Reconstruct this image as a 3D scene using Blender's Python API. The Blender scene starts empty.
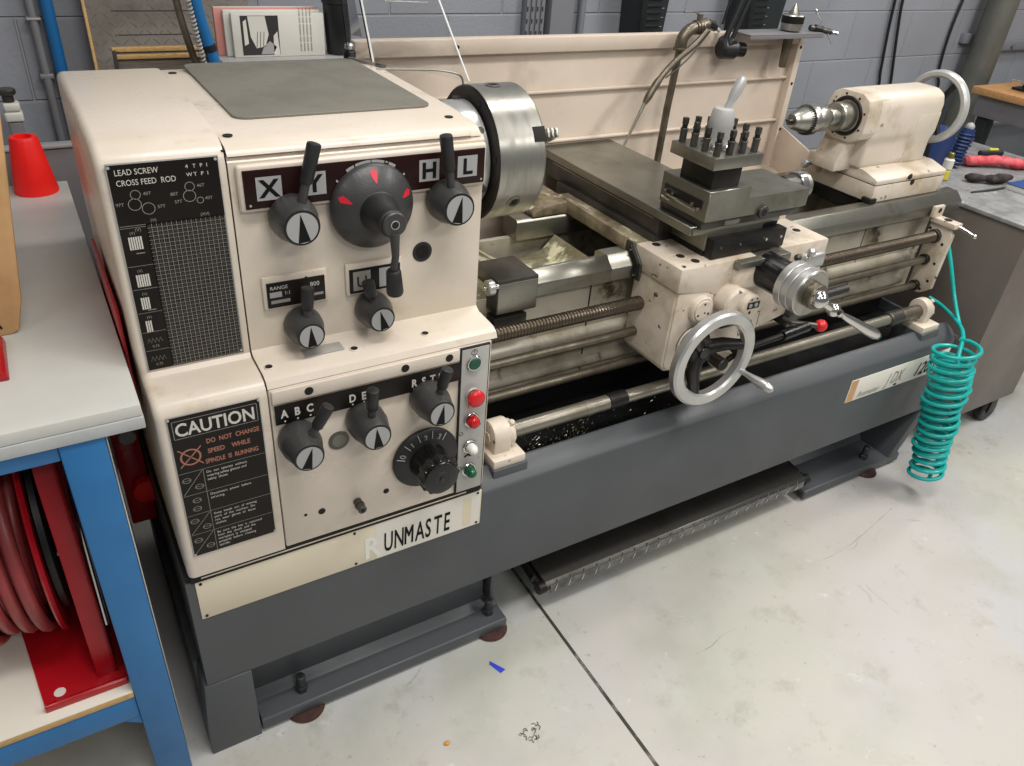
import bpy, bmesh, math, random
from mathutils import Vector, Matrix
random.seed(7)
PI = math.pi
COL = bpy.context.scene.collection

# ------------------------------------------------------------------ materials
MATS = {}
def lin(c):
    return tuple(((v/255)/12.92 if v/255 <= .04045 else ((v/255+.055)/1.055)**2.4) for v in c)
def mat(name, rgb, rough=.5, metal=0., rgb2=None, scale=6., lo=.45, hi=.75, bump=0., bscale=60., spec=.5,
        chips=None, coat=0., aniso=None, stretch=None, rgb3=None, scale3=30., lo3=.6, hi3=.7):
    m = bpy.data.materials.new(name); m.use_nodes = True
    nt = m.node_tree; N = nt.nodes; L = nt.links
    b = N['Principled BSDF']
    b.inputs['Roughness'].default_value = rough
    b.inputs['Metallic'].default_value = metal
    b.inputs['Specular IOR Level'].default_value = spec
    b.inputs['Coat Weight'].default_value = coat
    c = lin(rgb)+(1,)
    b.inputs['Base Color'].default_value = c
    tc = N.new('ShaderNodeTexCoord'); src = tc.outputs['Object']
    if stretch:
        mp = N.new('ShaderNodeMapping'); mp.inputs['Scale'].default_value = stretch
        L.new(src, mp.inputs['Vector']); src = mp.outputs['Vector']
    prev = None
    def layer(prev, col1, col2, sc, lo, hi, detail=6):
        n = N.new('ShaderNodeTexNoise'); n.inputs['Scale'].default_value = sc; n.inputs['Detail'].default_value = detail
        n.inputs['Roughness'].default_value = .62
        L.new(src, n.inputs['Vector'])
        r = N.new('ShaderNodeMapRange'); r.inputs['From Min'].default_value = lo; r.inputs['From Max'].default_value = hi
        L.new(n.outputs['Fac'], r.inputs['Value'])
        x = N.new('ShaderNodeMix'); x.data_type = 'RGBA'
        L.new(r.outputs['Result'], x.inputs['Factor'])
        if prev: L.new(prev, x.inputs['A'])
        else: x.inputs['A'].default_value = col1
        x.inputs['B'].default_value = col2
        return x.outputs['Result'], r
    if rgb2:
        prev, r = layer(None, c, lin(rgb2)+(1,), scale, lo, hi)
        rr = N.new('ShaderNodeMapRange'); rr.inputs['To Min'].default_value = rough*.85; rr.inputs['To Max'].default_value = min(1, rough*1.25)
        L.new(r.outputs['Result'], rr.inputs['Value']); L.new(rr.outputs['Result'], b.inputs['Roughness'])
    if rgb3:
        prev, r3 = layer(prev, c, lin(rgb3)+(1,), scale3, lo3, hi3, 9)
    if prev: L.new(prev, b.inputs['Base Color'])
    if bump:
        n = N.new('ShaderNodeTexNoise'); n.inputs['Scale'].default_value = bscale; n.inputs['Detail'].default_value = 4
        L.new(src, n.inputs['Vector'])
        bp = N.new('ShaderNodeBump'); bp.inputs['Strength'].default_value = bump; bp.inputs['Distance'].default_value = .004
        L.new(n.outputs['Fac'], bp.inputs['Height']); L.new(bp.outputs['Normal'], b.inputs['Normal'])
    MATS[name] = m
    return m

mat('cream', (214,202,188), .32, 0, (202,191,172), 3.2, .4, .65, .05, 90, rgb3=(176,160,136), scale3=7, lo3=.58, hi3=.75)
mat('cream_dirty', (210,198,182), .42, 0, (172,156,132), 7, .48, .68, .12, 60, rgb3=(74,60,44), scale3=36, lo3=.635, hi3=.66)
mat('cream_bed', (186,178,162), .42, 0, (138,128,108), 6, .44, .64, .12, 60, rgb3=(58,50,40), scale3=12, lo3=.60, hi3=.68)
mat('casting_dirty', (150,138,114), .5, .1, (92,80,60), 9, .42, .6, .3, 70, rgb3=(190,182,160), scale3=20, lo3=.58, hi3=.66)
mat('gap_floor', (150,144,118), .6, .1, (112,104,78), 14, .4, .6, .6, 120, rgb3=(232,226,190), scale3=13, lo3=.49, hi3=.57)
mat('splash_cream', (212,198,182), .45, 0, (200,184,168), 2.5, .4, .65, .03, 60, rgb3=(168,152,136), scale3=6, lo3=.56, hi3=.8)
mat('grey_paint', (76,79,82), .42, 0, (70,73,76), 3, .35, .7, .04, 80, rgb3=(100,102,104), scale3=60, lo3=.74, hi3=.8)
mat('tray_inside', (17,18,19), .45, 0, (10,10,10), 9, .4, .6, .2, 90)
mat('dark_edge', (28,26,25), .6)
mat('seam', (22,18,15), .8)
mat('beige_strip', (215,202,172), .38, 0, (222,212,190), 2.5, .35, .65)
mat('strip_pale', (222,218,208), .38)
mat('strip_white', (228,226,220), .45)
mat('ink', (16,16,16), .6, spec=.2)
mat('plate_black', (20,16,14), .36, 0, (28,22,20), 8, .4, .7, spec=.25)
mat('plate_maroon', (36,12,9), .36, 0, (26,9,7), 10, .4, .7, spec=.25)
mat('plate_silver', (178,176,172), .35, .3)
mat('print_white', (200,196,188), .5)
mat('print_dim', (136,134,126), .5)
mat('print_faint', (92,90,86), .5)
mat('print_orange', (160,106,86), .5)
mat('knob_grey', (60,59,58), .40, 0, (50,49,49), 14, .4, .7, .1, 220)
mat('rubber_black', (26,26,27), .48, 0, (34,34,35), 20, .4, .7)
mat('gloss_black', (18,18,19), .2)
mat('cap_grey', (158,158,157), .4)
mat('red_paint', (178,18,30), .3, 0, (160,14,24), 7, .4, .7)
mat('red_arrow', (198,34,50), .4)
mat('btn_red', (206,30,34), .3)
mat('btn_green', (14,74,58), .35)
mat('btn_white', (225,222,214), .3)
mat('lens_red', (190,20,26), .18)
mat('lens_green', (20,84,56), .18)
mat('switch_plate', (176,175,171), .38, .15, (162,160,156), 14, .4, .7)
mat('mat_grey', (118,115,104), .6, 0, (104,101,92), 8, .4, .7, .15, 180)
mat('steel_ground', (150,148,138), .33, .85, (120,118,106), 5, .4, .7, .04, 40, rgb3=(84,80,68), scale3=8, lo3=.58, hi3=.8)
mat('steel_dark', (92,90,86), .4, .75, (66,63,58), 9, .4, .7, .06, 60)
mat('steel_black', (50,48,46), .42, .6, (32,29,27), 9, .4, .7, .06, 60)
mat('steel_turned', (176,174,166), .33, .9, (150,148,138), 6, .4, .7, .03, 10, stretch=(7,1,1))
mat('chrome', (214,212,208), .16, 1.)
mat('hub_grey', (182,182,178), .45, .15, (170,170,166), 6, .4, .7)
mat('tread', (118,118,116), .38, .35, (88,88,86), 30, .4, .6, .3, 120)
mat('alu', (200,200,198), .33, .75, (186,186,184), 10, .4, .7)
mat('rim_white', (196,196,194), .34, .35, (182,182,180), 10, .4, .7)
mat('screw_black', (112,102,90), .3, .8, (92,82,70), 4, .4, .6)
mat('lead_steel', (122,114,100), .4, .7, (84,76,62), 16, .4, .7)
mat('rod_steel', (150,145,133), .36, .7, (124,118,104), 5, .4, .6)
mat('swarf', (214,200,150), .45, .5, (120,108,74), 70, .4, .6, .8, 180)
mat('floor_concrete', (210,208,198), .42, 0, None)
mat('wood', (196,150,98), .55, 0, (170,122,76), 6, .4, .7, .1, 60, stretch=(2,20,20))
mat('wood_edge', (206,172,112), .6, 0, (160,118,66), 30, .4, .7, .1, 60, stretch=(3,3,30))
mat('old_wood', (122,112,100), .7, 0, (96,88,80), 10, .4, .7, .2, 60, stretch=(2,12,40))
mat('hardboard', (128,122,114), .6, 0, (94,86,78), 6, .4, .7, .1, 60)
mat('cardboard', (206,166,116), .7, 0, (184,142,94), 7, .4, .7, .1, 60)
mat('bench_top', (196,196,190), .5, 0, (184,183,174), 4, .4, .75, .1, 30, rgb3=(150,148,140), scale3=5, lo3=.6, hi3=.85)
mat('bench_edge', (182,184,184), .5, 0, (160,162,162), 6, .4, .7, .1, 30)
mat('blue_paint', (42,112,168), .36, 0, (36,100,154), 4, .4, .7, .03, 80)
mat('shelf_white', (226,220,206), .45)
mat('hose_red', (150,62,62), .42, 0, (120,44,46), 5, .4, .7, .05, 60)
mat('cone_red', (244,22,14), .5, 0, (255,40,30), 5, .4, .7)
mat('grey_steel', (126,124,126), .45, .1, (112,108,110), 5, .4, .7)
mat('cabinet_grey', (112,104,98), .42, 0, (98,88,82), 2.5, .35, .75, rgb3=(134,128,122), scale3=4, lo3=.62, hi3=.85)
mat('cabinet_top', (138,138,138), .55, 0, (104,104,104), 12, .4, .65, rgb3=(176,176,174), scale3=40, lo3=.62, hi3=.7)
mat('teal', (22,172,166), .28, 0, (14,156,150), 12, .4, .7)
mat('conduit', (138,138,140), .4, .3)
mat('pipe_blue', (24,100,158), .4)
mat('wall_trim', (124,126,132), .5)
mat('black_plastic', (26,28,30), .42)
mat('dark_teal_plastic', (38,44,46), .42)
mat('paper', (208,206,196), .6)
mat('paper_pink', (206,140,132), .6)
mat('ink_dark', (44,42,40), .6)
mat('brass', (150,140,60), .35, .7)
mat('rag_red', (204,98,104), .85, 0, (190,64,74), 30, .4, .6, .4, 90)
mat('book_blue', (40,70,128), .5)
mat('blue_tool', (30,52,98), .4)
mat('glove_dark', (54,44,46), .9, 0, (34,28,30), 30, .4, .6, .5, 120)
mat('post_steel', (128,128,118), .42, .45, (96,98,94), 2.2, .4, .6, stretch=(1,1,.6))
mat('rust', (72,42,34), .85, 0, (48,30,26), 20, .4, .7, .3, 100)
mat('bolt_dark', (54,56,58), .45, .4)
mat('yellow', (206,196,60), .4)
mat('blue_chip', (40,60,190), .5)
mat('orange_chip', (206,140,30), .5)
def glass(name, col, rough=.03):
    m = bpy.data.materials.new(name); m.use_nodes = True
    b = m.node_tree.nodes['Principled BSDF']
    b.inputs['Base Color'].default_value = col+(1,)
    b.inputs['Roughness'].default_value = rough
    b.inputs['Transmission Weight'].default_value = 1.
    b.inputs['IOR'].default_value = 1.45
    MATS[name] = m
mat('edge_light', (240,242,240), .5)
glass('clear_plastic', (.97,.97,.97))

# ------------------------------------------------------------------ mesh builder
class MB:
    def __init__(s): s.v=[]; s.f=[]; s.m=[]; s.sm=[]; s.mats=[]
    def mi(s, name):
        if name not in s.mats: s.mats.append(name)
        return s.mats.index(name)
    def add(s, verts, faces, m, smooth=True, M=None):
        o = len(s.v); k = s.mi(m)
        for p in verts:
            p = Vector(p)
            s.v.append(M @ p if M else p)
        for f in faces:
            s.f.append(tuple(o+i for i in f)); s.m.append(k); s.sm.append(smooth)
        return s
    def bm(s, b, m, smooth=True, M=None):
        b.verts.ensure_lookup_table(); b.verts.index_update()
        s.add([v.co.copy() for v in b.verts], [[v.index for v in f.verts] for f in b.faces], m, smooth, M)
        b.free(); return s
    def prism(s, poly, ax, a, b_, m, bev=0., seg=2, M=None):
        """poly: 2D points in the two remaining axes (in xyz order), extruded along ax from a to b_"""
        b = bmesh.new()
        def P(p, t):
            return {'x': (t,p[0],p[1]), 'y': (p[0],t,p[1]), 'z': (p[0],p[1],t)}[ax]
        v0 = [b.verts.new(P(p,a)) for p in poly]; v1 = [b.verts.new(P(p,b_)) for p in poly]
        n = len(poly)
        b.faces.new(v0); b.faces.new(v1[::-1])
        for i in range(n):
            b.faces.new((v0[i], v1[i], v1[(i+1)%n], v0[(i+1)%n]))
        bmesh.ops.recalc_face_normals(b, faces=b.faces)
        if bev:
            ed = [e for e in b.edges if len(e.link_faces)==2 and e.calc_face_angle(0) > .35]
            bmesh.ops.bevel(b, geom=ed, offset=bev, segments=seg, profile=.5, affect='EDGES', clamp_overlap=True)
        return s.bm(b, m, True, M)
    def box(s, x0, x1, y0, y1, z0, z1, m, bev=.0015, seg=2, M=None):
        if x0>x1: x0,x1=x1,x0
        if y0>y1: y0,y1=y1,y0
        return s.prism([(y0,z0),(y1,z0),(y1,z1),(y0,z1)], 'x', x0, x1, m, bev, seg, M)
    def rev(s, o, d, prof, m, seg=32, caps=True, smooth=True):
        """surface of revolution: prof list of (t along d, radius)"""
        o = Vector(o); d = Vector(d).normalized()
        q = d.to_track_quat('Z','Y').to_matrix()
        vs=[]; fs=[]
        for t,r in prof:
            for i in range(seg):
                a=2*PI*i/seg
                vs.append(o + q @ Vector((r*math.cos(a), r*math.sin(a), t)))
        for j in range(len(prof)-1):
            for i in range(seg):
                k=(i+1)%seg
                fs.append((j*seg+i, j*seg+k, (j+1)*seg+k, (j+1)*seg+i))
        if caps:
            fs.append(tuple(range(seg))[::-1]); fs.append(tuple((len(prof)-1)*seg+i for i in range(seg)))
        return s.add(vs, fs, m, smooth)
    def cyl(s, a, b, r, m, r2=None, seg=24, bev=0.):
        a=Vector(a); b=Vector(b); h=(b-a).length; r2 = r if r2 is None else r2
        if bev: pr=[(0,r-bev),(bev,r),(h-bev,r2),(h,r2-bev)]
        else: pr=[(0,r),(h,r2)]
        return s.rev(a, b-a, pr, m, seg)
    def ring(s, o, d, r0, r1, h, m, seg=40, bev=.002):
        """washer / rim: inner r0 outer r1, thickness h along d"""
        pr=[(0,r0+bev),(0,r1-bev),(bev,r1),(h-bev,r1),(h,r1-bev),(h,r0+bev),(h-bev,r0),(bev,r0),(0,r0+bev)]
        return s.rev(o, d, pr, m, seg, caps=False)
    def torus(s, o, d, R, r, m, seg=48, n=14):
        pr=[(r*math.sin(2*PI*k/n), R+r*math.cos(2*PI*k/n)) for k in range(n+1)]
        return s.rev(o, d, pr, m, seg, caps=False)
    def sphere(s, c, r, m, sx=1, sy=1, sz=1):
        b=bmesh.new(); bmesh.ops.create_uvsphere(b, u_segments=24, v_segments=16, radius=r)
        return s.bm(b, m, True, Matrix.Translation(c) @ Matrix.Diagonal((sx,sy,sz,1)))
    def tube(s, pts, r, m, seg=12, caps=True):
        pts=[Vector(p) for p in pts]; n=len(pts)
        rs = r if isinstance(r,(list,tuple)) else [r]*n
        vs=[]; fs=[]
        t=(pts[1]-pts[0]).normalized()
        up=Vector((0,0,1)) if abs(t.z)<.9 else Vector((1,0,0))
        u=t.cross(up).normalized(); w=t.cross(u).normalized()
        for i,p in enumerate(pts):
            if i==0: tn=(pts[1]-pts[0])
            elif i==n-1: tn=(pts[-1]-pts[-2])
            else: tn=(pts[i+1]-pts[i-1])
            tn.normalize()
            u=(u-tn*u.dot(tn)).normalized(); w=tn.cross(u)
            for k in range(seg):
                a=2*PI*k/seg
                vs.append(p+(u*math.cos(a)+w*math.sin(a))*rs[i])
        for j in range(n-1):
            for k in range(seg):
                l=(k+1)%seg
                fs.append((j*seg+k, j*seg+l, (j+1)*seg+l, (j+1)*seg+k))
        if caps:
            fs.append(tuple(range(seg))[::-1]); fs.append(tuple((n-1)*seg+k for k in range(seg)))
        return s.add(vs, fs, m)
    def quad(s, x0, x1, z0, z1, y, m):
        return s.add([(x0,y,z0),(x1,y,z0),(x1,y,z1),(x0,y,z1)], [(0,1,2,3)], m, False)
    def poly(s, pts, y, m):
        return s.add([(p[0],y,p[1]) for p in pts], [tuple(range(len(pts)))], m, False)
    def text(s, txt, size, o, m, sx=1., align='LEFT', ang=0., M=None, shear=0., thick=0.):
        """lettering on a plane facing -Y, o=(x,y,z) baseline start; ang turns it in the plane"""
        cu = bpy.data.curves.new('lettering','FONT'); cu.body=txt; cu.size=size; cu.align_x=align; cu.shear=shear; cu.resolution_u=3
        if thick: cu.offset=thick
        ob = bpy.data.objects.new('lettering', cu)
        me = bpy.data.meshes.new_from_object(ob)
        R = Matrix.Translation(o) @ Matrix.Rotation(-ang,4,'Y') @ Matrix.Rotation(PI/2,4,'X') @ Matrix.Diagonal((sx,1,1,1))
        if M: R = M @ R
        s.add([v.co.copy() for v in me.vertices], [tuple(p.vertices) for p in me.polygons], m, False, R)
        bpy.data.objects.remove(ob); bpy.data.curves.remove(cu); bpy.data.meshes.remove(me)
        return s
    def build(s, name, parent=None, label=None, angle=38):
        O = Vector((0,0,0)); p=parent
        while p is not None: O += p.location; p=p.parent
        me = bpy.data.meshes.new(name)
        me.from_pydata([tuple(v-O) for v in s.v], [], s.f)
        for n in s.mats: me.materials.append(MATS[n])
        me.polygons.foreach_set('material_index', s.m)
        me.polygons.foreach_set('use_smooth', s.sm)
        me.validate(); me.update()
        try: me.set_sharp_from_angle(angle=math.radians(angle))
        except Exception: pass
        o = bpy.data.objects.new(name, me); COL.objects.link(o)
        if parent is not None: o.parent = parent
        if label: o['label']=label
        return o
def tag(o, label=None, cat=None, group=None, kind=None):
    if label: o['label']=label
    if cat: o['category']=cat
    if group: o['group']=group
    if kind: o['kind']=kind
    return o
def thing(name, loc, label, cat, group=None):
    o = bpy.data.objects.new(name, None); COL.objects.link(o); o.location=loc; o.empty_display_size=.05
    return tag(o, label, cat, group)
def curve_pts(pts, n=8):
    """Catmull-Rom through points"""
    P=[Vector(p) for p in pts]; P=[2*P[0]-P[1]]+P+[2*P[-1]-P[-2]]; out=[]
    for i in range(1,len(P)-2):
        for k in range(n):
            t=k/n
            out.append(.5*((2*P[i])+(-P[i-1]+P[i+1])*t+(2*P[i-1]-5*P[i]+4*P[i+1]-P[i+2])*t*t+(-P[i-1]+3*P[i]-3*P[i+1]+P[i+2])*t**3))
    out.append(P[-2]); return out

# ------------------------------------------------------------------ room
def room():
    f = MB(); f.add([(-4,-4,0),(8,-4,0),(8,1.4,0),(-4,1.4,0)], [(0,1,2,3)], 'floor_concrete', False)
    # saw-cut joint across the slab
    fl = f.build('floor'); tag(fl, kind='structure')
    w = MB(); w.add([(-4,1.375,0),(8,1.375,0),(8,1.375,3),(-4,1.375,3)], [(0,1,2,3)], 'block_wall', False)
    w.add([(-4,1.5,0),(-4,1.5,3),(8,1.5,3),(8,1.5,0)], [(0,1,2,3)], 'block_wall', False)
    tag(w.build('wall_back'), kind='structure')
    j = MB(); j.add([(.775,-2.,.0006),(.785,-2.,.0006),(.832,1.37,.0006),(.824,1.37,.0006)], [(0,1,2,3)], 'joint', False)
    for pts in (((2.054,-.157),(1.878,-.193),(1.784,-.209),(1.694,-.215),(1.636,-.213)),((1.231,-.279),(1.188,-.279),(1.139,-.293),(1.087,-.294))):
        for (xa,ya),(xb,yb) in zip(pts,pts[1:]): j.add([(xa,ya-.0007,.0006),(xb,yb-.0007,.0006),(xb,yb+.0007,.0006),(xa,ya+.0007,.0006)],[(0,1,2,3)],'crack',False)
    tag(j.build('trim_1'), 'narrow dark saw-cut joint across the concrete floor', kind='structure')
# floor material with stains and cracks
def floor_mat():
    m = MATS['floor_concrete']; nt=m.node_tree; N=nt.nodes; L=nt.links; b=N['Principled BSDF']
    tc=N.new('ShaderNodeTexCoord')
    def noise(sc, det=6, rough=.6, w=None):
        n=N.new('ShaderNodeTexNoise'); n.inputs['Scale'].default_value=sc; n.inputs['Detail'].default_value=det; n.inputs['Roughness'].default_value=rough
        L.new(tc.outputs['Object'], n.inputs['Vector']); return n.outputs['Fac']
    def rng(s, a, c, d=0., e=1.):
        r=N.new('ShaderNodeMapRange'); r.inputs['From Min'].default_value=a; r.inputs['From Max'].default_value=c
        r.inputs['To Min'].default_value=d; r.inputs['To Max'].default_value=e; L.new(s, r.inputs['Value']); return r.outputs['Result']
    def mix(f, a, c):
        x=N.new('ShaderNodeMix'); x.data_type='RGBA'; L.new(f, x.inputs['Factor'])
        for k,v in (('A',a),('B',c)):
            if isinstance(v, tuple): x.inputs[k].default_value=lin(v)+(1,)
            else: L.new(v, x.inputs[k])
        return x.outputs['Result']
    c=mix(rng(noise(1.1,5), .42,.58), (184,185,186), (186,186,175))
    c=mix(rng(noise(2.7,7), .50,.66,0,.7), c, (166,167,155))
    c=mix(rng(noise(.8,4), .48,.64,0,.6), c, (190,182,176))
    c=mix(rng(noise(8,9,.7), .56,.72,0,.6), c, (150,146,128))
    c=mix(rng(noise(26,10,.75), .61,.67,0,.5), c, (116,110,94))
    c=mix(rng(noise(14,8,.7), .62,.70,0,.7), c, (206,207,203))
    # hairline cracks: thin lines of a distorted voronoi, only in patches
    dn=N.new('ShaderNodeTexNoise'); dn.inputs['Scale'].default_value=2.5; L.new(tc.outputs['Object'], dn.inputs['Vector'])
    add=N.new('ShaderNodeVectorMath'); add.operation='MULTIPLY_ADD'; add.inputs[1].default_value=(.5,.5,.5)
    L.new(dn.outputs['Color'], add.inputs[0]); L.new(tc.outputs['Object'], add.inputs[2])
    v=N.new('ShaderNodeTexVoronoi'); v.feature='DISTANCE_TO_EDGE'; v.inputs['Scale'].default_value=.9; L.new(add.outputs[0], v.inputs['Vector'])
    cr=rng(v.outputs['Distance'], .0,.0035,1,0)
    pm=rng(noise(3.3,3), .60,.64,0,.35)
    mm=N.new('ShaderNodeMath'); mm.operation='MULTIPLY'; L.new(cr,mm.inputs[0]); L.new(pm,mm.inputs[1])
    c=mix(mm.outputs[0], c, (110,106,92))
    L.new(c, b.inputs['Base Color'])
    L.new(rng(noise(3,6), .3,.7,.28,.5), b.inputs['Roughness'])
    bp=N.new('ShaderNodeBump'); bp.inputs['Strength'].default_value=.12; bp.inputs['Distance'].default_value=.004
    L.new(noise(40,6), bp.inputs['Height']); L.new(bp.outputs['Normal'], b.inputs['Normal'])
floor_mat()
def block_mat():
    m=bpy.data.materials.new('block_wall'); m.use_nodes=True; nt=m.node_tree; N=nt.nodes; L=nt.links; b=N['Principled BSDF']
    tc=N.new('ShaderNodeTexCoord'); sp=N.new('ShaderNodeSeparateXYZ'); L.new(tc.outputs['Object'], sp.inputs[0])
    az=N.new('ShaderNodeMath'); az.operation='ADD'; az.inputs[1].default_value=.2032*20-1.24+.0045; L.new(sp.outputs['Z'], az.inputs[0])
    ax=N.new('ShaderNodeMath'); ax.operation='ADD'; ax.inputs[1].default_value=8.+.175; L.new(sp.outputs['X'], ax.inputs[0])
    cb=N.new('ShaderNodeCombineXYZ'); L.new(ax.outputs[0], cb.inputs['X']); L.new(az.outputs[0], cb.inputs['Y'])
    br=N.new('ShaderNodeTexBrick'); br.inputs['Scale'].default_value=1.; br.inputs['Brick Width'].default_value=.4064; br.inputs['Row Height'].default_value=.2032
    br.inputs['Mortar Size'].default_value=.0045; br.inputs['Mortar Smooth'].default_value=.6; br.offset=.5
    br.inputs['Color1'].default_value=lin((152,155,162))+(1,); br.inputs['Color2'].default_value=lin((147,150,157))+(1,); br.inputs['Mortar'].default_value=lin((158,160,166))+(1,)
    L.new(cb.outputs[0], br.inputs['Vector'])
    n=N.new('ShaderNodeTexNoise'); n.inputs['Scale'].default_value=3; n.inputs['Detail'].default_value=6; L.new(tc.outputs['Object'], n.inputs['Vector'])
    x=N.new('ShaderNodeMix'); x.data_type='RGBA'; x.blend_type='MULTIPLY'; x.inputs['Factor'].default_value=.25
    L.new(br.outputs['Color'], x.inputs['A']); L.new(n.outputs['Color'], x.inputs['B'])
    hs=N.new('ShaderNodeMapRange'); hs.inputs['To Min'].default_value=.75; hs.inputs['To Max'].default_value=1.15; L.new(n.outputs['Fac'], hs.inputs['Value'])
    x2=N.new('ShaderNodeVectorMath'); x2.operation='SCALE'; L.new(br.outputs['Color'], x2.inputs[0]); L.new(hs.outputs['Result'], x2.inputs['Scale'])
    L.new(x2.outputs[0], b.inputs['Base Color']); b.inputs['Roughness'].default_value=.42
    n2=N.new('ShaderNodeTexNoise'); n2.inputs['Scale'].default_value=110; n2.inputs['Detail'].default_value=5; L.new(tc.outputs['Object'], n2.inputs['Vector'])
    h=N.new('ShaderNodeMath'); h.operation='MULTIPLY_ADD'; h.inputs[1].default_value=-1.; L.new(br.outputs['Fac'], h.inputs[0])
    nm=N.new('ShaderNodeMath'); nm.operation='MULTIPLY'; nm.inputs[1].default_value=.25; L.new(n2.outputs['Fac'], nm.inputs[0]); L.new(nm.outputs[0], h.inputs[2])
    bp=N.new('ShaderNodeBump'); bp.inputs['Strength'].default_value=.8; bp.inputs['Distance'].default_value=.006
    L.new(h.outputs[0], bp.inputs['Height']); L.new(bp.outputs['Normal'], b.inputs['Normal'])
    MATS['block_wall']=m
block_mat()
mat('joint', (52,50,44), .8, 0, (120,116,104), 18, .5, .6)
mat('crack', (128,125,114), .8, 0, (176,174,164), 22, .45, .55)
room()

# ================================================================== LATHE
LT = thing('lathe', (1.15,.35,0), 'long cream and charcoal metal-turning lathe standing on the concrete floor', 'lathe')

# ---- base: chip tray beam, stands, feet
t = MB()
t.box(-.02,.5925, .0,.70, .488,.512, 'grey_paint', 0); t.box(-.02,.5925,.002,.70,.222,.488,'grey_paint',0); t.box(-.018,.590,.003,.69,.512,.526,'seam',0); t.box(-.02,.59255,.0,.003,.22,.488,'grey_paint',0)
t.prism([(0,.22),(0,.488),(.006,.497),(.046,.524),(.054,.524),(.058,.515),(.058,.40),(.72,.40),(.72,.56),(.735,.56),(.735,.22)], 'x', .5925, 2.33, 'grey_paint', 0)
t.box(2.322,2.334, .0,.735,.22,.50,'grey_paint',.003)
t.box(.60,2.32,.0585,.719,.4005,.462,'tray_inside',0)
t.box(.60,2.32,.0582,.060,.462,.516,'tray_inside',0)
tray = t.build('chip_tray', LT, 'charcoal chip tray with a sloping front lip')
def stand(x0, x1, name, lx0, lx1, deep):
    s = MB()
    # closed back box, front wall set back behind the foot ledge
    s.box(x0,x1, deep,.70, 0.03,.2195, 'grey_paint', .003)
    if name=='left':
        s.prism([(x0-.004,.0),(x0-.002,.1),(x0+.008,.2195),(lx0-.004,.2195),(lx0-.004,.0)], 'y', -.003, deep+.01, 'grey_paint', .002)
        s.box(lx1-.004,lx1+.012, .05,deep+.02,.055,.2195,'grey_paint',.002)
    s.prism([(-.003,.012),(-.003,.038),(.001,.042),(deep-.02,.042),(deep,.062),(deep+.01,.062),(deep+.01,.028),(.007,.028),(.007,.012)], 'x', lx0, lx1+.02, 'grey_paint', .0015)
    s.box(lx0,lx1,.66,.70,.012,.05,'grey_paint',.002)
    return s
s = stand(-.035,.655,'left', .07,.67,.07); L1=s.build('stand', LT, 'charcoal steel stand under the headstock end')
s = stand(1.84,2.30,'right',1.80,2.26,.13)
s.prism([(2.255,.042),(2.345,.2195),(2.30,.2195),(2.215,.042)],'y',-.003,.15,'grey_paint',.002)
L2=s.build('stand', LT, 'charcoal steel stand under the tailstock end')
for st,xs in ((L1,(.17,.655)),(L2,(1.99,2.13))):
    for i,x in enumerate(xs):
        if st is L2 and i==0: continue
        for y in (.035,.62):
            b=MB(); b.cyl((x,y,.042),(x,y,.060),.014,'bolt_dark',seg=6,bev=.001); b.cyl((x,y,.060),(x,y,.092),.0105,'bolt_dark',bev=.002); b.cyl((x,y,.0915),(x,y,.0925),.006,'seam')
            b.build('levelling_bolt', st)
            b=MB(); b.cyl((x,y-.017,0.0),(x,y-.017,.0115),.044,'rust',r2=.040,seg=32,bev=.003); b.cyl((x,y,.0115),(x,y,.03),.012,'bolt_dark'); b.build('foot_pad', st)
# brake treadle
t = MB()
t.prism([(.0,.078),(-.004,.100),(.006,.108),(.10,.118),(.105,.112),(.10,.104),(.012,.094),(.008,.076)], 'x', .805,1.78,'steel_dark',.0015)
t.box(.815,1.77,-.0064,-.0035,.076,.101,'tread',.001)
for i in range(22):
    x=.83+i*.043
    t.tube([(x,-.0068,.079),(x+.004,-.0070,.097),(x+.008,.001,.1078)],.0020,'chrome',6)
tr=t.build('brake_treadle', LT, 'black foot brake bar with a ribbed front edge')
for x in (.795,1.79):
    a=MB(); a.tube([(x,.01,.088),(x,.10,.10),(x,.36,.17)],.012,'steel_black'); a.cyl((x-.012,.01,.09),(x+.012,.01,.09),.017,'steel_black',bev=.002); a.cyl((x-.014,.035,.098),(x-.004,.035,.112),.006,'bolt_dark')
    a.build('arm', tr)

# ---- name plates on the tray front
p = MB(); p.box(-.004,.590,-.0022,-.0002,.413,.511,'beige_strip',.0008)
p.quad(.345,.586,.4145,.5095,-.0024,'strip_pale')
p.quad(.545,.566,.42,.50,-.0026,'beige_strip')
p.text('R',.080,(.318,-.0028,.424),'strip_white',.72,thick=.002)
for ch,x_ in zip('UNMASTE',(.3605,.3830,.4060,.4325,.4550,.4755,.4985)): p.text(ch,.0735,(x_,-.003,.4270),'ink',.42 if ch!='M' else .40,shear=.06,thick=.0011 if ch not in 'M' else .0)
p.text('M',.0735,(.4068,-.0031,.4270),'ink',.40,shear=.06); p.text('M',.0735,(.4052,-.0032,.4270),'ink',.40,shear=.06)
for x in (.005,.30,.58):
    for z in (.42,.505): p.cyl((x,-.002,z),(x,-.0035,z),.003,'seam',seg=10)
p.build('name_plate', LT, 'long yellowed beige name strip with black capital letters')
p = MB(); p.box(1.835,2.318,-.0022,-.0002,.378,.458,'strip_pale',.0008)
p.quad(1.837,1.868,.380,.456,-.0024,'cardboard')
p.text('Runmaster',.028,(1.885,-.0028,.386),'print_dim',.8,shear=.4)
p.text('J DX',.060,(2.015,-.0028,.396),'print_dim',.62,shear=.35,thick=.0004); p.text('1200',.066,(2.150,-.0028,.392),'ink',.78,shear=.35,thick=.0012); p.quad(2.06,2.075,.382,.389,-.0028,'ink')
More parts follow.
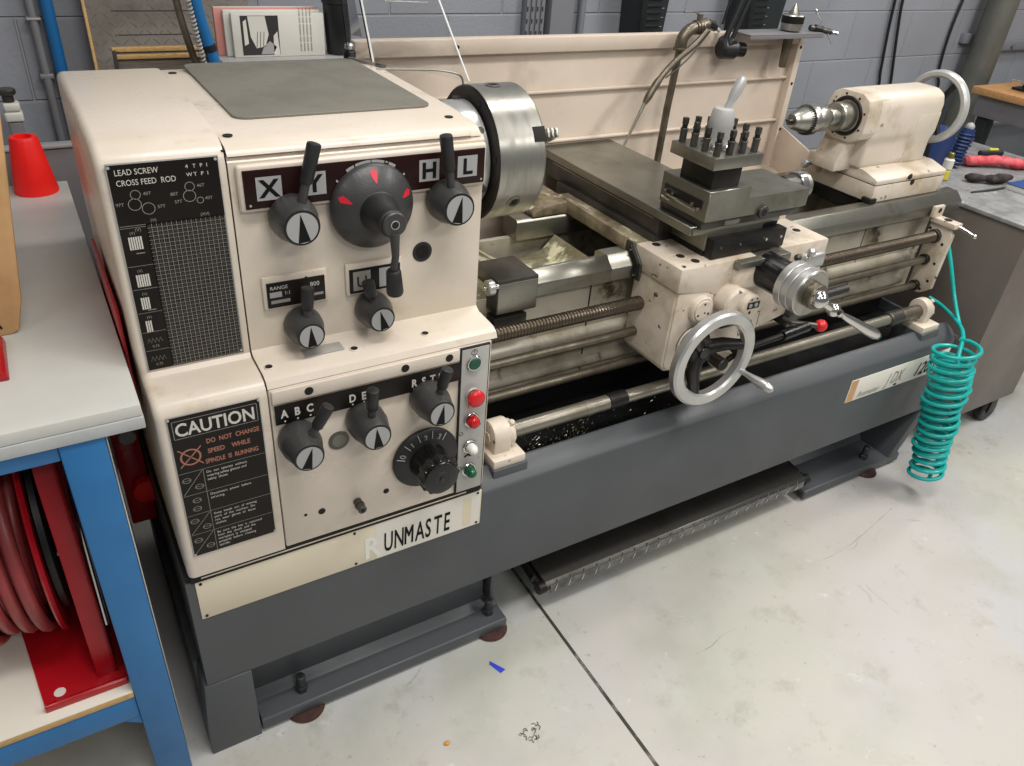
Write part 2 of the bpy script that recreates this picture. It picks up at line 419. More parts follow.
p.build('model_plate', LT, 'worn pale plate with patchy italic black characters')

# ---- end cover (gear cover at far left)
XL,XS,XR = -.012,.1625,.586
e = MB()
prof=[(-.010,.532),(-.010,.878),(-.006,.892),(.004,.902),(.02,.906),(.074,.908),(.081,.915),(.082,1.235),(.086,1.252),(.098,1.266),(.125,1.275),(.30,1.279),(.58,1.270),(.625,1.262),(.645,1.235),(.65,1.20),(.65,.532)]
b = bmesh.new()
va=[b.verts.new((XL,y,z)) for y,z in prof]; vb=[b.verts.new((XS-.0014,y,z)) for y,z in prof]
b.faces.new(va); b.faces.new(vb[::-1])
for i in range(len(prof)): b.faces.new((va[i],vb[i],vb[(i+1)%len(prof)],va[(i+1)%len(prof)]))
bmesh.ops.recalc_face_normals(b, faces=b.faces)
ed=[x for x in b.edges if x.verts[0].co.x<XL+.001 and x.verts[1].co.x<XL+.001 and not (x.verts[0].co.z<.54 and x.verts[1].co.z<.54)]
bmesh.ops.bevel(b, geom=ed, offset=.012, segments=4, profile=.5, affect='EDGES', clamp_overlap=True)
e.bm(b,'cream')
e.build('end_cover', LT, 'cream gear cover at the left end')
# dark joint behind the seam and under the cover
d = MB(); d.box(XL+.002,.583,-.004,.64,.5125,.5318,'seam',0); d.box(XL+.02,.55,-.0045,-.0035,.519,.522,'cream_dirty',0); d.box(XS-.004,XS+.005,.0,.60,.54,.895,'seam',0); d.box(XS-.004,XS+.005,.088,.62,.90,1.2655 if False else 1.2575,'seam',0); d.prism([(.10,1.24),(.10,1.2590),(.125,1.2655),(.20,1.2685),(.52,1.268),(.60,1.262),(.60,1.24)],'x',XS-.004,XS+.005,'seam',0)
d.build('gasket', LT, 'dark joint strip between the covers')

# ---- headstock housing
h = MB()
prof=[(-.008,.891),(-.002,.902),(.012,.908),(.068,.911),(.080,.918),(.081,1.240),(.088,1.2475),(.12,1.2475),(.64,1.2475),(.64,.891)]
h.prism(prof,'x',XS+.001,XR+.012,'cream',.0)
for x,z in ((.178,.904),(.328,.905),(.465,.905)):
    h.cyl((x,.03,.900),(x,.03,.911),.008,'cream',bev=.001); h.cyl((x,.03,.911),(x,.03,.9115),.0062,'seam')
h.box(.243,.312,.034,.062,.910,.9118,'plate_silver',.0005)
# bezels
h.box(.172,.598,.070,.0815,1.163,1.238,'cream',.006,3)
h.box(.192,.302,.0735,.0815,.990,1.050,'cream',.003)
h.box(.334,.440,.0735,.0815,.990,1.050,'cream',.003)
h.cyl((.481,.0812,1.049),(.481,.0795,1.049),.019,'rubber_black',seg=28); h.cyl((.481,.0797,1.049),(.481,.0788,1.049),.013,'plate_black',seg=24)
for x,z in ((.202,1.025),(.265,1.027)): h.cyl((x,.0725,z+.012),(x,.0735,z+.012),.003,'seam',seg=8)
h.box(.60,.612,.20,.56,1.00,1.235,'cream_dirty',.004)
hs=h.build('headstock_housing', LT, 'cream headstock casing')
# lid
l = MB()
prof=[(.0795,1.2495),(.0815,1.2545),(.092,1.2612),(.12,1.2665),(.20,1.2695),(.52,1.2690),(.60,1.263),(.635,1.2495)]
l.prism(prof,'x',XS+.0016,.572,'cream',0)
l.prism([(y+.004 if y<.1 else y-.004,z-.003) for y,z in prof],'x',.572,.592,'cream',0)
for x,y in ((.178,.125),(.555,.135),(.18,.55)): l.cyl((x,y,1.262),(x,y,1.2685),.0075,'seam',seg=16)
lid=l.build('headstock_lid', LT, 'cream top lid of the headstock')
m_=MB(); 
def rrect(x0,x1,y0,y1,r,n=5):
    o=[]
    for cx,cy,a0 in ((x1-r,y0+r,-PI/2),(x1-r,y1-r,0),(x0+r,y1-r,PI/2),(x0+r,y0+r,PI)):
        for k in range(n+1):
            a=a0+PI/2*k/n; o.append((cx+r*math.cos(a),cy+r*math.sin(a)))
    return o
m_.prism(rrect(.207,.553,.195,.60,.022),'z',1.2696,1.2735,'mat_grey',.0006,1)
m_.build('rubber_mat', lid, 'grey rubber mat set in the top lid')

# ---- lower gearbox front
g = MB()
g.box(XS+.001,XR,-.010,.60,.5345,.8895,'cream',.0035,2)
g.box(XS+.004,.516,-.016,-.009,.862,.8885,'cream',.003,2)
for x in (.229,.405,.493): g.cyl((x,-.0165,.876),(x,-.0155,.876),.0078,'seam',seg=16)
for x,z,r in ((.236,.597,.007),(.366,.598,.006),(.205,.60,.003)): g.cyl((x,-.0102,z),(x,-.0108,z),r,'seam',seg=14)
g.cyl((.277,-.008,.752),(.277,-.0115,.752),.0195,'steel_dark',seg=28); g.cyl((.277,-.0112,.752),(.277,-.0122,.752),.013,'mat_grey',seg=24)
gb=g.build('gearbox_front', LT, 'cream feed gearbox panel')
pin=MB(); pin.cyl((.306,-.010,.595),(.306,-.040,.595),.0085,'steel_dark',bev=.001); pin.cyl((.306,-.022,.595),(.306,-.026,.595),.0098,'steel_dark'); pin.cyl((.306,-.040,.595),(.306,-.041,.595),.004,'seam')
pin.build('oil_nipple', LT)

# ---- label plates
def letterbox(p,ch,x0,x1,z0,z1,y):
    p.quad(x0,x1,z0,z1,y,'cap_grey'); 
    w=.0022
    p.text(ch,(z1-z0)*1.02,((x0+x1)/2,y-.0004,z0+(z1-z0)*.15),'ink',1.05,'CENTER',thick=.0012)
p=MB(); p.box(.180,.593,.0672,.0705,1.170,1.230,'plate_maroon',.0008)
letterbox(p,'X',.198,.237,1.182,1.219,.0669); letterbox(p,'Y',.269,.307,1.182,1.219,.0669)
letterbox(p,'H',.468,.505,1.183,1.220,.0669); letterbox(p,'L',.540,.578,1.183,1.220,.0669)
# L | H arc plate above the dial
arc=[]; arc2=[]
for k in range(13):
    a=math.radians(122-64*k/12); arc.append((.383+.081*math.cos(a),1.148+.081*math.sin(a))); arc2.append((.383+.066*math.cos(a),1.148+.066*math.sin(a)))
for i in range(12):
    if i==6: pass
    p.poly([arc[i],arc[i+1],arc2[i+1],arc2[i]],.0668,'cap_grey')
p.quad(.3822,.3838,1.214,1.230,.0666,'ink')
p.text('L',.013,(.358,.0665,1.2165),'ink',1,'CENTER',.25,thick=.0004); p.text('H',.013,(.408,.0665,1.2165),'ink',1,'CENTER',-.25,thick=.0004)
for x in (.187,.325,.44,.587):
    p.cyl((x,.0672,1.176 if x in(.187,.587) else 1.20),(x,.0662,1.176 if x in(.187,.587) else 1.20),.002,'cap_grey',seg=8)
p.build('letter_plate', hs, 'dark maroon strip marked X, Y, H and L')
p=MB(); p.box(.198,.296,.0705,.0738,.995,1.040,'plate_black',.0008)
p.text('RANGE',.009,(.203,.0702,1.028),'print_white'); p.text('1:1',.009,(.226,.0702,1.017),'print_white'); p.quad(.202,.222,1.014,1.024,.0702,'cap_grey'); p.text('800',.011,(.270,.0702,1.024),'print_white')
p.quad(.203,.235,1.003,1.009,.0702,'print_dim'); p.quad(.262,.292,1.006,1.011,.0702,'print_dim')
p.build('range_plate', hs, 'small black plate with worn white markings')
p=MB(); p.box(.340,.434,.0705,.0738,.995,1.040,'plate_black',.0008)
p.quad(.346,.378,1.000,1.036,.0702,'print_dim'); p.quad(.394,.426,1.000,1.036,.0702,'cap_grey')
p.text('U',.030,(.362,.0699,1.006),'ink',1,'CENTER'); p.text('I',.026,(.410,.0699,1.007),'ink',1,'CENTER')
p.build('range_plate', hs, 'small black plate with two grey squares')
p=MB(); p.box(XS+.006,.516,-.0172,-.0158,.822,.8615,'plate_black',.0006)
for ch,x in zip('ABC',(.184,.206,.228)): p.text(ch,.022,(x,-.0175,.835),'print_white',.78,'CENTER',thick=.0008)
for ch,x in zip('DE',(.304,.325)): p.text(ch,.022,(x,-.0175,.833),'print_white',.78,'CENTER',thick=.0008)
for ch,x in zip('RSTU',(.422,.441,.459,.477)): p.text(ch,.022,(x,-.0175,.833),'print_white',.78,'CENTER',thick=.0008)
for x in (.184,.206,.228,.304,.325,.422,.441,.459,.477): p.cyl((x,-.0174,.8275),(x,-.0177,.8275),.0017,'print_white',seg=8)
p.build('letter_plate', gb, 'black strip marked ABC, DE and RSTU')

# ---- screw-cutting chart
y=.0812
p=MB(); p.box(.000,.152,.0795,.0818,.918,1.254,'plate_silver',.0006); p.box(.002,.150,.0788,.0796,.920,1.252,'plate_black',0)
Y=.0786
p.text('LEAD SCREW',.0120,(.010,Y,1.237),'print_white',.80); p.text('CROSS FEED  ROD',.0120,(.010,Y,1.222),'print_white',.80)
for k,(s_,x,z) in enumerate((('4',.104,1.238),('T',.114,1.238),('P',.124,1.238),('I',.133,1.238),('W',.104,1.226),('T',.114,1.226),('P',.124,1.226),('I',.133,1.226))): p.text(s_,.008,(x,Y,z+.001),'print_white')
for cx,cz,r in ((.032,1.208,.007),(.029,1.194,.009),(.046,1.186,.009),(.106,1.212,.007),(.104,1.198,.009),(.118,1.190,.005)):
    n=24; p.add([(cx+rr*math.cos(2*PI*k/n),Y,cz+rr*math.sin(2*PI*k/n)) for rr in (r,r-.0009) for k in range(n)],[(k,(k+1)%n,n+(k+1)%n,n+k) for k in range(n)],'print_dim',False)
for s_,x,z in (('40T',.042,1.206),('97T',.004,1.193),('57T',.058,1.185),('46T',.116,1.210),('80T',.078,1.201),('57T',.082,1.189),('40T',.125,1.190),('(V)',.045,1.166),('(V)',.022,1.154),('(XV)',.115,1.166)):
    p.text(s_,.0068,(x,Y,z),'print_dim')
x0,x1,z0,z1=.0385,.149,.922,1.163
def hl(xa,xb,z,w=.0005,m='print_dim'): p.quad(xa,xb,z-w/2,z+w/2,Y,m)
def vl(x,za,zb,w=.0005,m='print_dim'): p.quad(x-w/2,x+w/2,za,zb,Y,m)
hl(.003,.149,1.163,.0007)
nr=38
for k in range(nr+1): hl(x0,x1,z0+(z1-z0)*k/nr,.0007)
nc=16
for k in range(nc+1): vl(x0+(x1-x0)*k/nc,z0,z1,.0008)
R=random.Random(3)
for r in range(nr):
    zz=z0+(z1-z0)*(r+.25)/nr
    st=' '.join(R.choice(['12','14','16','18','20','24','28','32','36','40','48','56','.5','.7','.8','11','13']) for _ in range(nc))
    for q_,w_ in enumerate(st.split(' ')): p.text(w_,.0040,(x0+(x1-x0)*(q_+.22)/nc,Y-.0001,zz),'print_faint',.85)
vl(.026+.0125,z0,z1,.0008)
for k,(z,kk) in enumerate(((1.16,0),(1.10,1),(1.062,2),(1.022,3),(.988,4),(.955,5))):
    hl(.003,.038,z,.0006)
    if kk<4:
        n=(6,6,4,3)[kk]
        for q in range(n): vl(.012+q*.0032,z-.034,z-.014,.0022,'print_white')
        p.text('(V)',.006,(.014,Y,z-.010),'print_dim'); hl(.018,.030,z-.040+.002*kk,.0014)
    else:
        pts=[(.008+.0028*q, z-.016+(.004 if q%2 else -.004)) for q in range(9)]
        for a,b_ in zip(pts,pts[1:]): p.poly([a,b_,(b_[0],b_[1]+.001),(a[0],a[1]+.001)],Y,'print_dim')
        p.text('0.75',.006,(.014,Y,z-.028),'print_dim')
for x,z in ((.004,1.249),(.147,1.249),(.147,.924)): p.cyl((x,.079,z),(x,.0778,z),.0022,'plate_silver',seg=10)
p.build('thread_chart', LT, 'tall black chart plate with a fine white number grid')

# ---- caution plate
p=MB(); Y=-.0128
p.box(.003,.1485,-.0116,-.0098,.583,.889-.006,'plate_silver',.0006); p.box(.005,.1465,-.0124,-.0115,.585,.881,'plate_black',0)
p.text('CAUTION',.0345,(.0755,Y,.8445),'print_white',.80,'CENTER',thick=.0007)
for a in ((.010,.142,.8395,.8405),(.010,.142,.8735,.8745)): p.quad(*a,Y,'print_dim')
for a in ((.010,.011,.8395,.8745),(.141,.142,.8395,.8745)): p.quad(*a,Y,'print_dim')
p.text('DO  NOT  CHANGE',.0128,(.056,Y,.819),'print_orange',.74,thick=.0003)
p.text('SPEED    WHILE',.0128,(.056,Y,.799),'print_orange',.78,thick=.0003)
p.text('SPINDLE  IS  RUNNING',.0128,(.050,Y,.779),'print_orange',.66,thick=.0003)
cx,cz=.029,.800
for r0,r1 in ((.0165,.0135),):
    n=28; p.add([(cx+rr*math.cos(2*PI*k/n),Y,cz+rr*math.sin(2*PI*k/n)) for rr in (r0,r1) for k in range(n)],[(k,(k+1)%n,n+(k+1)%n,n+k) for k in range(n)],'print_orange',False)
for s_ in (1,-1): p.poly([(cx-.018,cz-s_*.018-.0015),(cx-.018,cz-s_*.018+.0015),(cx+.018,cz+s_*.018+.0015),(cx+.018,cz+s_*.018-.0015)],Y-.0001,'print_orange')
rows=[.770,.722,.678,.634,.588]
for z in rows[:-1]: p.quad(.006,.1455,z-.0004,z+.0004,Y,'print_dim')
p.quad(.0432,.044,.587,.770,Y,'print_dim')
msgs=[['Do  not  operate  without','wearing safety glasses and','safety  shoes.'],['Disconnect  power  before','servicing.'],['Keep  hands  out  of  moving','parts  of  the  machine.  Do','not  wear  gloves  or  loose','clothes.'],['Be  sure  the  key  is  removed','from  the  chuck  and  the','workpiece  is  clamped','properly  before  rotating','spindle.']]
for i,ms in enumerate(msgs):
    for k,s_ in enumerate(ms): p.text(s_,.0072,(.048,Y,rows[i]-.0105-k*.0078),'print_white',.86)
for i in (0,2,3):
    zt,zb=rows[i]-.002,rows[i+1]+.002
    p.poly([(.007,zb),(.0082,zb),(.0425,zt),(.0413,zt)],Y,'print_dim')
for i,dx in ((0,0),(2,0),(3,0),(1,.01)):
    zc=(rows[i]+rows[i+1])/2
    for cx,cz,r in ((.016+dx,zc+.008,.0055),(.034-dx,zc-.010,.0055)):
        n=12; p.add([(cx+rr*math.cos(2*PI*k/n)*(1.3),Y,cz+rr*math.sin(2*PI*k/n)) for rr in (r,r-.001) for k in range(n)],[(k,(k+1)%n,n+(k+1)%n,n+k) for k in range(n)],'print_dim',False)
        p.quad(cx-.006,cx+.006,cz-.0004,cz+.0004,Y,'print_dim')
for x,z in ((.006,.879),(.1455,.879),(.006,.588),(.1455,.588)): p.cyl((x,-.0124,z),(x,-.0136,z),.0022,'plate_silver',seg=10)
p.build('caution_plate', LT, 'black caution plate with white and orange lettering')

# ---- selector knobs
def knob(x,y,z,r,ln,cr,tip,ang,label,parent=LT):
    k=MB()
    k.rev((x,y,z),(0,-1,0),[(0,r*.80),(.004,r*.93),(ln*.22,r),(ln*.5,r*.97),(ln*.82,cr*1.14),(ln*.95,cr*1.09),(ln,cr*1.04),(ln,cr*.9)],'knob_grey',40)
    o=k.build('selector_knob', parent, label)
    c=MB(); yy=y-ln
    c.cyl((x,yy+.001,z),(x,yy-.0012,z),cr*1.02,'gloss_black',seg=40); c.cyl((x,yy-.001,z),(x,yy-.0018,z),cr*.90,'cap_grey',seg=40)
    ca,sa=math.cos(ang),math.sin(ang); R_=lambda u,v:(x+u*ca-v*sa, z+u*sa+v*ca)
    c.poly([R_(-cr*.36,-cr*.84),R_(cr*.36,-cr*.84),R_(0,cr*.84)],yy-.0021,'ink')
    c.build('pointer_cap', o, 'round grey cap with a black pointer wedge')
    T=Vector(tip); B=Vector((x,y-ln*.62,z)); dirn=(T-B).normalized(); L=(T-B).length
    a=MB(); st=B+dirn*r*.55
    a.tube([st, B+dirn*(L*.55)],[.0075,.0068],'knob_grey',14)
    a.rev(B+dirn*(L*.50),dirn,[(0,.008),(.004,.0102),(L*.5-.004,.0112),(L*.5-.001,.0102),(L*.5,.007)],'rubber_black',24)
    a.build('lever', o)
    return o
knob(.249,.081,1.151,.038,.064,.0275,(.284,.040,1.272),.08,'large grey selector knob below the letters X and Y')
knob(.520,.081,1.146,.038,.064,.0275,(.502,.040,1.267),-.18,'large grey selector knob below the letters H and L')
knob(.252,.081,.956,.033,.058,.0225,(.258,.045,1.036),.02,'grey selector knob under the left small plate')
knob(.379,.081,.961,.033,.058,.0225,(.364,.050,1.026),.22,'grey selector knob under the right small plate')
knob(.202,-.010,.789,.036,.072,.0250,(.246,-.065,.872),-.28,'grey selector knob below ABC')
knob(.323,-.010,.793,.036,.072,.0250,(.324,-.065,.882),.06,'grey selector knob below DE')
knob(.447,-.010,.806,.036,.072,.0250,(.465,-.065,.888),-.16,'grey selector knob below RSTU')

# ---- main speed dial
d=MB(); X_,Z_=.383,1.152
d.rev((X_,.081,Z_),(0,-1,0),[(0,.058),(.004,.070),(.014,.073),(.020,.0715),(.024,.069),(.040,.046),(.044,.034),(.048,.0315)],'knob_grey',56)
d.rev((X_,.081,Z_),(0,-1,0),[(.044,.0335),(.062,.029),(.066,.0285),(.080,.024),(.084,.023),(.098,.0225),(.100,.020)],'rubber_black',40)
for a in (92,158,22):
    aa=math.radians(a)
    def cone(rr,w):
        t=.024+(.069-rr)/(.069-.046)*.016+.0006; 
        return Vector((X_+rr*math.cos(aa)-w*math.sin(aa),.081-t,Z_+rr*math.sin(aa)+w*math.cos(aa)))
    pts=[cone(.067,0),cone(.062,.0062),cone(.055,.0045),cone(.047,.0008),cone(.047,-.0008),cone(.055,-.0045),cone(.062,-.0062)]
    d.add(pts,[tuple(range(7))],'red_arrow',False)
sd=d.build('speed_dial', LT, 'dark round speed dial with three red arrow marks')
a=MB(); a.cyl((X_+.002,-.017,Z_),(X_+.002,-.024,Z_),.0205,'knob_grey',seg=32,bev=.002); a.cyl((X_+.002,-.024,Z_),(X_+.002,-.0255,Z_),.005,'seam',seg=12); a.ring((X_+.002,-.0235,Z_),(0,-1,0),.006,.0075,.0015,'cap_grey',bev=.0004)
a.tube([(X_+.002,-.021,Z_-.014),(X_+.004,-.019,Z_-.055),(X_+.004,-.010,Z_-.085)],[.0085,.0062,.006],'knob_grey',14)
a.rev((X_+.004,-.010,Z_-.083),(.08,.06,-1),[(0,.010),(.003,.0125),(.042,.0145),(.046,.013),(.047,.010)],'rubber_black',24)
a.build('lever', sd)

# ---- 0-3 rotary dial
d=MB(); X_,Z_=.447,.660
d.rev((X_,-.010,Z_),(0,-1,0),[(0,.060),(.003,.068),(.008,.069),(.010,.068),(.012,.066),(.016,.050),(.018,.044)],'rubber_black',56)
for s_,a in (('0',150),('1',122),('2',94),('3',66)):
    aa=math.radians(a); rr=.0535
    d.text(s_,.019,(X_+rr*math.cos(aa),-.0262,Z_+rr*math.sin(aa)-.006),'print_dim',.9,'CENTER',aa-PI/2,thick=.0006)
for a in (164,136,108,80,52):
    aa=math.radians(a); 
    d.tube([(X_+r_*math.cos(aa),-.0236-(.066-r_)/.016*.0035,Z_+r_*math.sin(aa)) for r_ in (.066,.050)],.0009,'cap_grey',5)
rd=d.build('rotary_dial', LT, 'black rotary dial marked 0, 1, 2, 3')
k=MB(); pr=[]
for t_,r_ in ((.0,.040),(.006,.038),(.03,.036),(.034,.0375),(.058,.0375),(.064,.035),(.066,.028)): pr.append((t_,r_))
k.rev((X_,-.026,Z_),(0,-1,0),pr,'gloss_black',40)
for i in range(12):
    a=2*PI*i/12; k.cyl((X_+.0345*math.cos(a),-.062,Z_+.0345*math.sin(a)),(X_+.0345*math.cos(a),-.086,Z_+.0345*math.sin(a)),.0065,'gloss_black',seg=14,bev=.002)
k.cyl((X_,-.091,Z_),(X_,-.0925,Z_),.018,'rubber_black',bev=.0005); k.cyl((X_,-.0925,Z_),(X_,-.095,Z_),.006,'bolt_dark',seg=6)
k.build('hand_knob', rd, 'black ribbed hand knob')

# ---- switch panel
p=MB(); p.box(.517,.580,-.0150,-.0096,.5365,.8875,'seam',.0005); p.box(.5195,.5775,-.0162,-.0149,.539,.885,'switch_plate',.0008)
for x,z,r in ((.545,.880,.0065),(.5245,.695,.0045),(.5245,.607,.0045)):
    n=20; p.add([(x+rr*math.cos(2*PI*k/n),-.0165,z-.004+rr*math.sin(2*PI*k/n)) for rr in (r,r-.0012) for k in range(n)],[(k,(k+1)%n,n+(k+1)%n,n+k) for k in range(n)],'ink',False)
p.text('T',.009,(.545,-.0165,.873),'ink',1,'CENTER'); p.text('II',.008,(.566,-.0165,.700),'print_dim'); p.text('II',.008,(.566,-.0165,.615),'print_dim')
p.poly([(.534,.627),(.556,.637),(.556,.642),(.534,.632)],-.0165,'ink'); p.poly([(.540,.640),(.545,.640),(.550,.628),(.545,.628)],-.0166,'ink')
p.poly([(.537,.772),(.540,.772),(.5395,.750),(.5375,.750)],-.0165,'btn_red')
sp_=p.build('switch_panel', LT, 'narrow grey push-button panel')
def button(z,m,kind,label):
    b_=MB(); x=.545
    b_.ring((x,-.0162,z),(0,-1,0),.0115,.0165,.005,'chrome' if kind!='mush' else 'plate_silver',32,.0015)
    if kind=='flush': b_.cyl((x,-.017,z),(x,-.0235,z),.0125,m,bev=.0015)
    elif kind=='mush': b_.cyl((x,-.017,z),(x,-.030,z),.009,'plate_silver'); b_.rev((x,-.028,z),(0,-1,0),[(0,.012),(.002,.0175),(.008,.018),(.012,.015),(.014,.009),(.0145,.002)],m,32)
    elif kind=='knobby': b_.rev((x,-.022,z),(0,-1,0),[(0,.011),(.010,.011),(.016,.0085),(.020,.004),(.0205,.001)],m,28)
    else: b_.rev((x,-.022,z),(0,-1,0),[(0,.0125),(.010,.0125),(.014,.0105),(.0165,.006),(.017,.001)],m,28)
    b_.build('push_button', sp_, label)
button(.853,'btn_green','flush','green flush push button in a chrome ring')
button(.781,'btn_red','mush','red mushroom stop button')
button(.722,'lens_red','lens','red pointed signal lamp')
button(.655,'btn_white','knobby','white push button')
button(.595,'lens_green','knobby','dark green signal lamp')

# ---- spindle nose and three-jaw chuck
YA,ZA=.367,1.12
s=MB(); s.rev((.595,YA,ZA),(1,0,0),[(0,.098),(.02,.104),(.06,.105),(.085,.112),(.118,.112),(.122,.108)],'alu',56)
for k in range(6):
    a=math.radians(40+60*k); y_,z_=YA-.092*math.cos(a),ZA+.092*math.sin(a)
    s.cyl((.70,YA-.1085*math.cos(a),ZA+.1085*math.sin(a)),(.70,YA-.118*math.cos(a),ZA+.118*math.sin(a)),.008,'steel_dark',seg=14)
s.build('spindle_nose', LT, 'bright flange behind the chuck')
c=MB()
c.rev((.719,YA,ZA),(1,0,0),[(0,.100),(0,.136),(.004,.140)],'steel_black',72,caps=True)  # unlit back face: its shade is put into the black steel colour
c.rev((.719,YA,ZA),(1,0,0),[(.004,.140),(.110,.140),(.115,.136),(.115,.05),(.105,.045),(.105,.02)],'steel_turned',72,caps=False)
for k in range(3):
    a=math.radians(-31+120*k); n=Vector((0,-math.cos(a),math.sin(a))); p0=Vector((.772,YA,ZA))+n*.1395
    c.cyl(p0,p0+n*.0014,.017,'steel_dark',seg=28); c.ring(p0+n*.001,n,.013,.017,.0012,'steel_turned',28,.0004)
    q=n.to_track_quat('Z','X').to_matrix().to_4x4(); q.translation=p0+n*.0016
    c.box(-.0062,.0062,-.0062,.0062,-.001,.0004,'seam',0,M=q)
for k in range(6):
    a=math.radians(10+60*k); c.cyl((.7185,YA-.122*math.cos(a),ZA+.122*math.sin(a)),(.7175,YA-.122*math.cos(a),ZA+.122*math.sin(a)),.007,'seam',seg=14)
ch=c.build('chuck', LT, 'large steel three-jaw chuck')
for k in range(3):
    a=math.radians(29+120*k); n=Vector((0,-math.cos(a),math.sin(a))); tt=Vector((0,math.sin(a),math.cos(a))); X3=Vector((1,0,0))
    M=Matrix((( X3.x,tt.x,n.x,0),(X3.y,tt.y,n.y,YA),(X3.z,tt.z,n.z,ZA),(0,0,0,1)))
    j=MB(); j.box(.806,.8345,-.0155,.0155,.120,.1408,'seam',.0005,M=M)
    j.box(.815,.858,-.009,.009,.060,.137,'steel_turned',.0015,M=M); j.box(.855,.872,-.009,.009,.060,.118,'steel_turned',.0015,M=M)
    for q in range(3): j.box(.838+.0105*q,.843+.0105*q,-.0095,.0095,.134,.143,'steel_turned',.0008,M=M)
    j.build('jaw', ch)

# ---- bed
WAY=[(.20,.836),(.20,.868),(.226,.893),(.262,.893),(.275,.885),(.275,.836)]
b=MB()
b.prism(WAY,'x',1.03,2.42,'steel_ground',.001,1)
b.prism([(.20,.836),(.20,.868),(.226,.893),(.235,.893),(.235,.836)],'x',.80,1.03,'steel_ground',.001,1)
b.prism([(.49,.836),(.49,.885),(.497,.892),(.555,.892),(.56,.885),(.56,.836)],'x',.94,2.42,'steel_ground',.001,1)
ways=b.build('bed_ways', LT, 'worn grey ground steel bed ways')
b=MB()
b.prism([(.235,.545),(.235,.836),(.250,.836),(.250,.545)],'x',.59,2.34,'cream_bed',.001,1)
b.prism([(.52,.545),(.52,.836),(.535,.836),(.535,.545)],'x',.59,2.40,'cream_bed',.001,1)
for z,h_ in ((.672,.010),(.590,.010)):
    b.prism([(.236,z),(.226,z),(.214,z+.012),(.214,z+.02),(.236,z+.034)],'x',.592,2.28,'cream_bed',.001,1)
    b.box(.592,2.28,.2335,.2352,z-.006,z-.001,'seam',0)
b.box(1.0,1.0035,.2338,.2352,.545,.836,'seam',0)
b.box(2.02,2.0215,.2338,.2352,.57,.836,'dark_edge',0)
for x in (1.35,1.75,2.15): b.box(x,x+.03,.25,.53,.60,.80,'cream_bed',.002)
b.box(.60,2.30,.06,.70,.404,.503,'tray_inside',.02,3) if 0 else None
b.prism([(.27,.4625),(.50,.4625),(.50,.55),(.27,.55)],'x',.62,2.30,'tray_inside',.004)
b.build('bed_casting', LT, 'grimy cream bed casting with long ribs')
g=MB()  # gap in the bed with its curved floor and end blocks
g.box(.712,.816,.190,.30,.815,.897,'steel_dark',.0015); g.box(.714,.814,.188,.1905,.818,.889,'steel_ground',.001)
g.box(.60,.735,.30,.50,.80,.885,'gap_floor',.003)
g.prism([(.60,.80),(.60,.868),(.74,.868),(.80,.855),(.88,.80),(.94,.79),(1.02,.80),(1.06,.84),(1.06,.78)],'y',.236,.49,'gap_floor',.002)
g.box(.62,.70,.196,.235,.745,.80,'steel_black',.003); g.box(.715,.80,.20,.235,.765,.800,'steel_dark',.002)
g.cyl((.719,.182,.770),(.797,.182,.775),.006,'steel_dark'); g.sphere((.797,.182,.775),.009,'steel_dark')
g.build('bed_gap', LT, 'gap in the bed littered with pale metal swarf')
k=MB(); k.cyl((.712,.19,.887),(.697,.19,.887),.006,'chrome'); k.cyl((.700,.19,.887),(.684,.19,.887),.0175,'alu',seg=28,bev=.002); k.cyl((.684,.19,.887),(.676,.19,.887),.006,'chrome',bev=.001)
k.build('thumb_knob', LT, 'small bright round knob on the gap block')
# end bracket
e=MB()
e.prism([(.138,.60),(.118,.618),(.116,.800),(.150,.828),(.196,.828),(.196,.590),(.155,.590)],'x',2.283,2.30,'cream_dirty',.003)
e.prism([(.112,.822),(.112,.838),(.196,.838),(.196,.822)],'x',2.272,2.312,'cream_dirty',.002)
e.prism([(2.262,.836),(2.262,.872),(2.312,.872),(2.312,.836)],'y',.184,.196,'cream_dirty',.003)
e.cyl((2.292,.15,.8385),(2.292,.15,.8395),.012,'seam',seg=20); e.cyl((2.288,.183,.858),(2.288,.1825,.858),.008,'seam',seg=16)
for y_,z_ in ((.135,.765),(.135,.70),(.135,.64),(.15,.606),(.19,.80)): e.cyl((2.2825,y_,z_),(2.2815,y_,z_),.0045,'seam',seg=10)
e.cyl((2.30,.112,.828),(2.30,.06,.818),.006,'chrome'); e.sphere((2.30,.06,.818),.008,'chrome')
br=e.build('end_bracket', LT, 'chipped cream bracket holding the right ends of the feed shafts')
# screws and rods
def threaded(x0,x1,y,z,r,pitch,m,name,label):
    l_=MB(); n=int((x1-x0)/pitch); pr=[]
    for i in range(n):
        t_=i*pitch; pr+= [(t_,r*.86),(t_+pitch*.2,r*.86),(t_+pitch*.45,r),(t_+pitch*.75,r)]
    pr.append((x1-x0,r*.86))
    l_.rev((x0,y,z),(1,0,0),pr,m,18)
    l_.cyl((x1,y,z),(x1+.012,y,z),r*1.25,'steel_dark',bev=.001)
    return l_.build(name, LT, label)
threaded(.592,2.268,.165,.783,.0175,.0085,'screw_black','lead_screw','long threaded lead screw')
for z_ in (.703,.613):
    f_=MB(); f_.cyl((.592,.168,z_),(2.276,.168,z_),.0115,'lead_steel',seg=20); f_.cyl((2.268,.168,z_),(2.282,.168,z_),.017,'steel_black',bev=.001)
    f_.build('feed_rod', LT)
r_=MB(); yr,zr=.080,.578
r_.cyl((.688,yr,zr),(.985,yr,zr),.0185,'rod_steel',seg=28,bev=.001); r_.cyl((.905,yr,zr),(.925,yr,zr),.0192,'rod_steel',seg=28,bev=.001)
r_.cyl((.975,yr,zr),(1.03,yr,zr),.0205,'steel_black',seg=28,bev=.002); r_.cyl((1.03,yr,zr),(2.06,yr,zr),.0165,'rod_steel',seg=28)
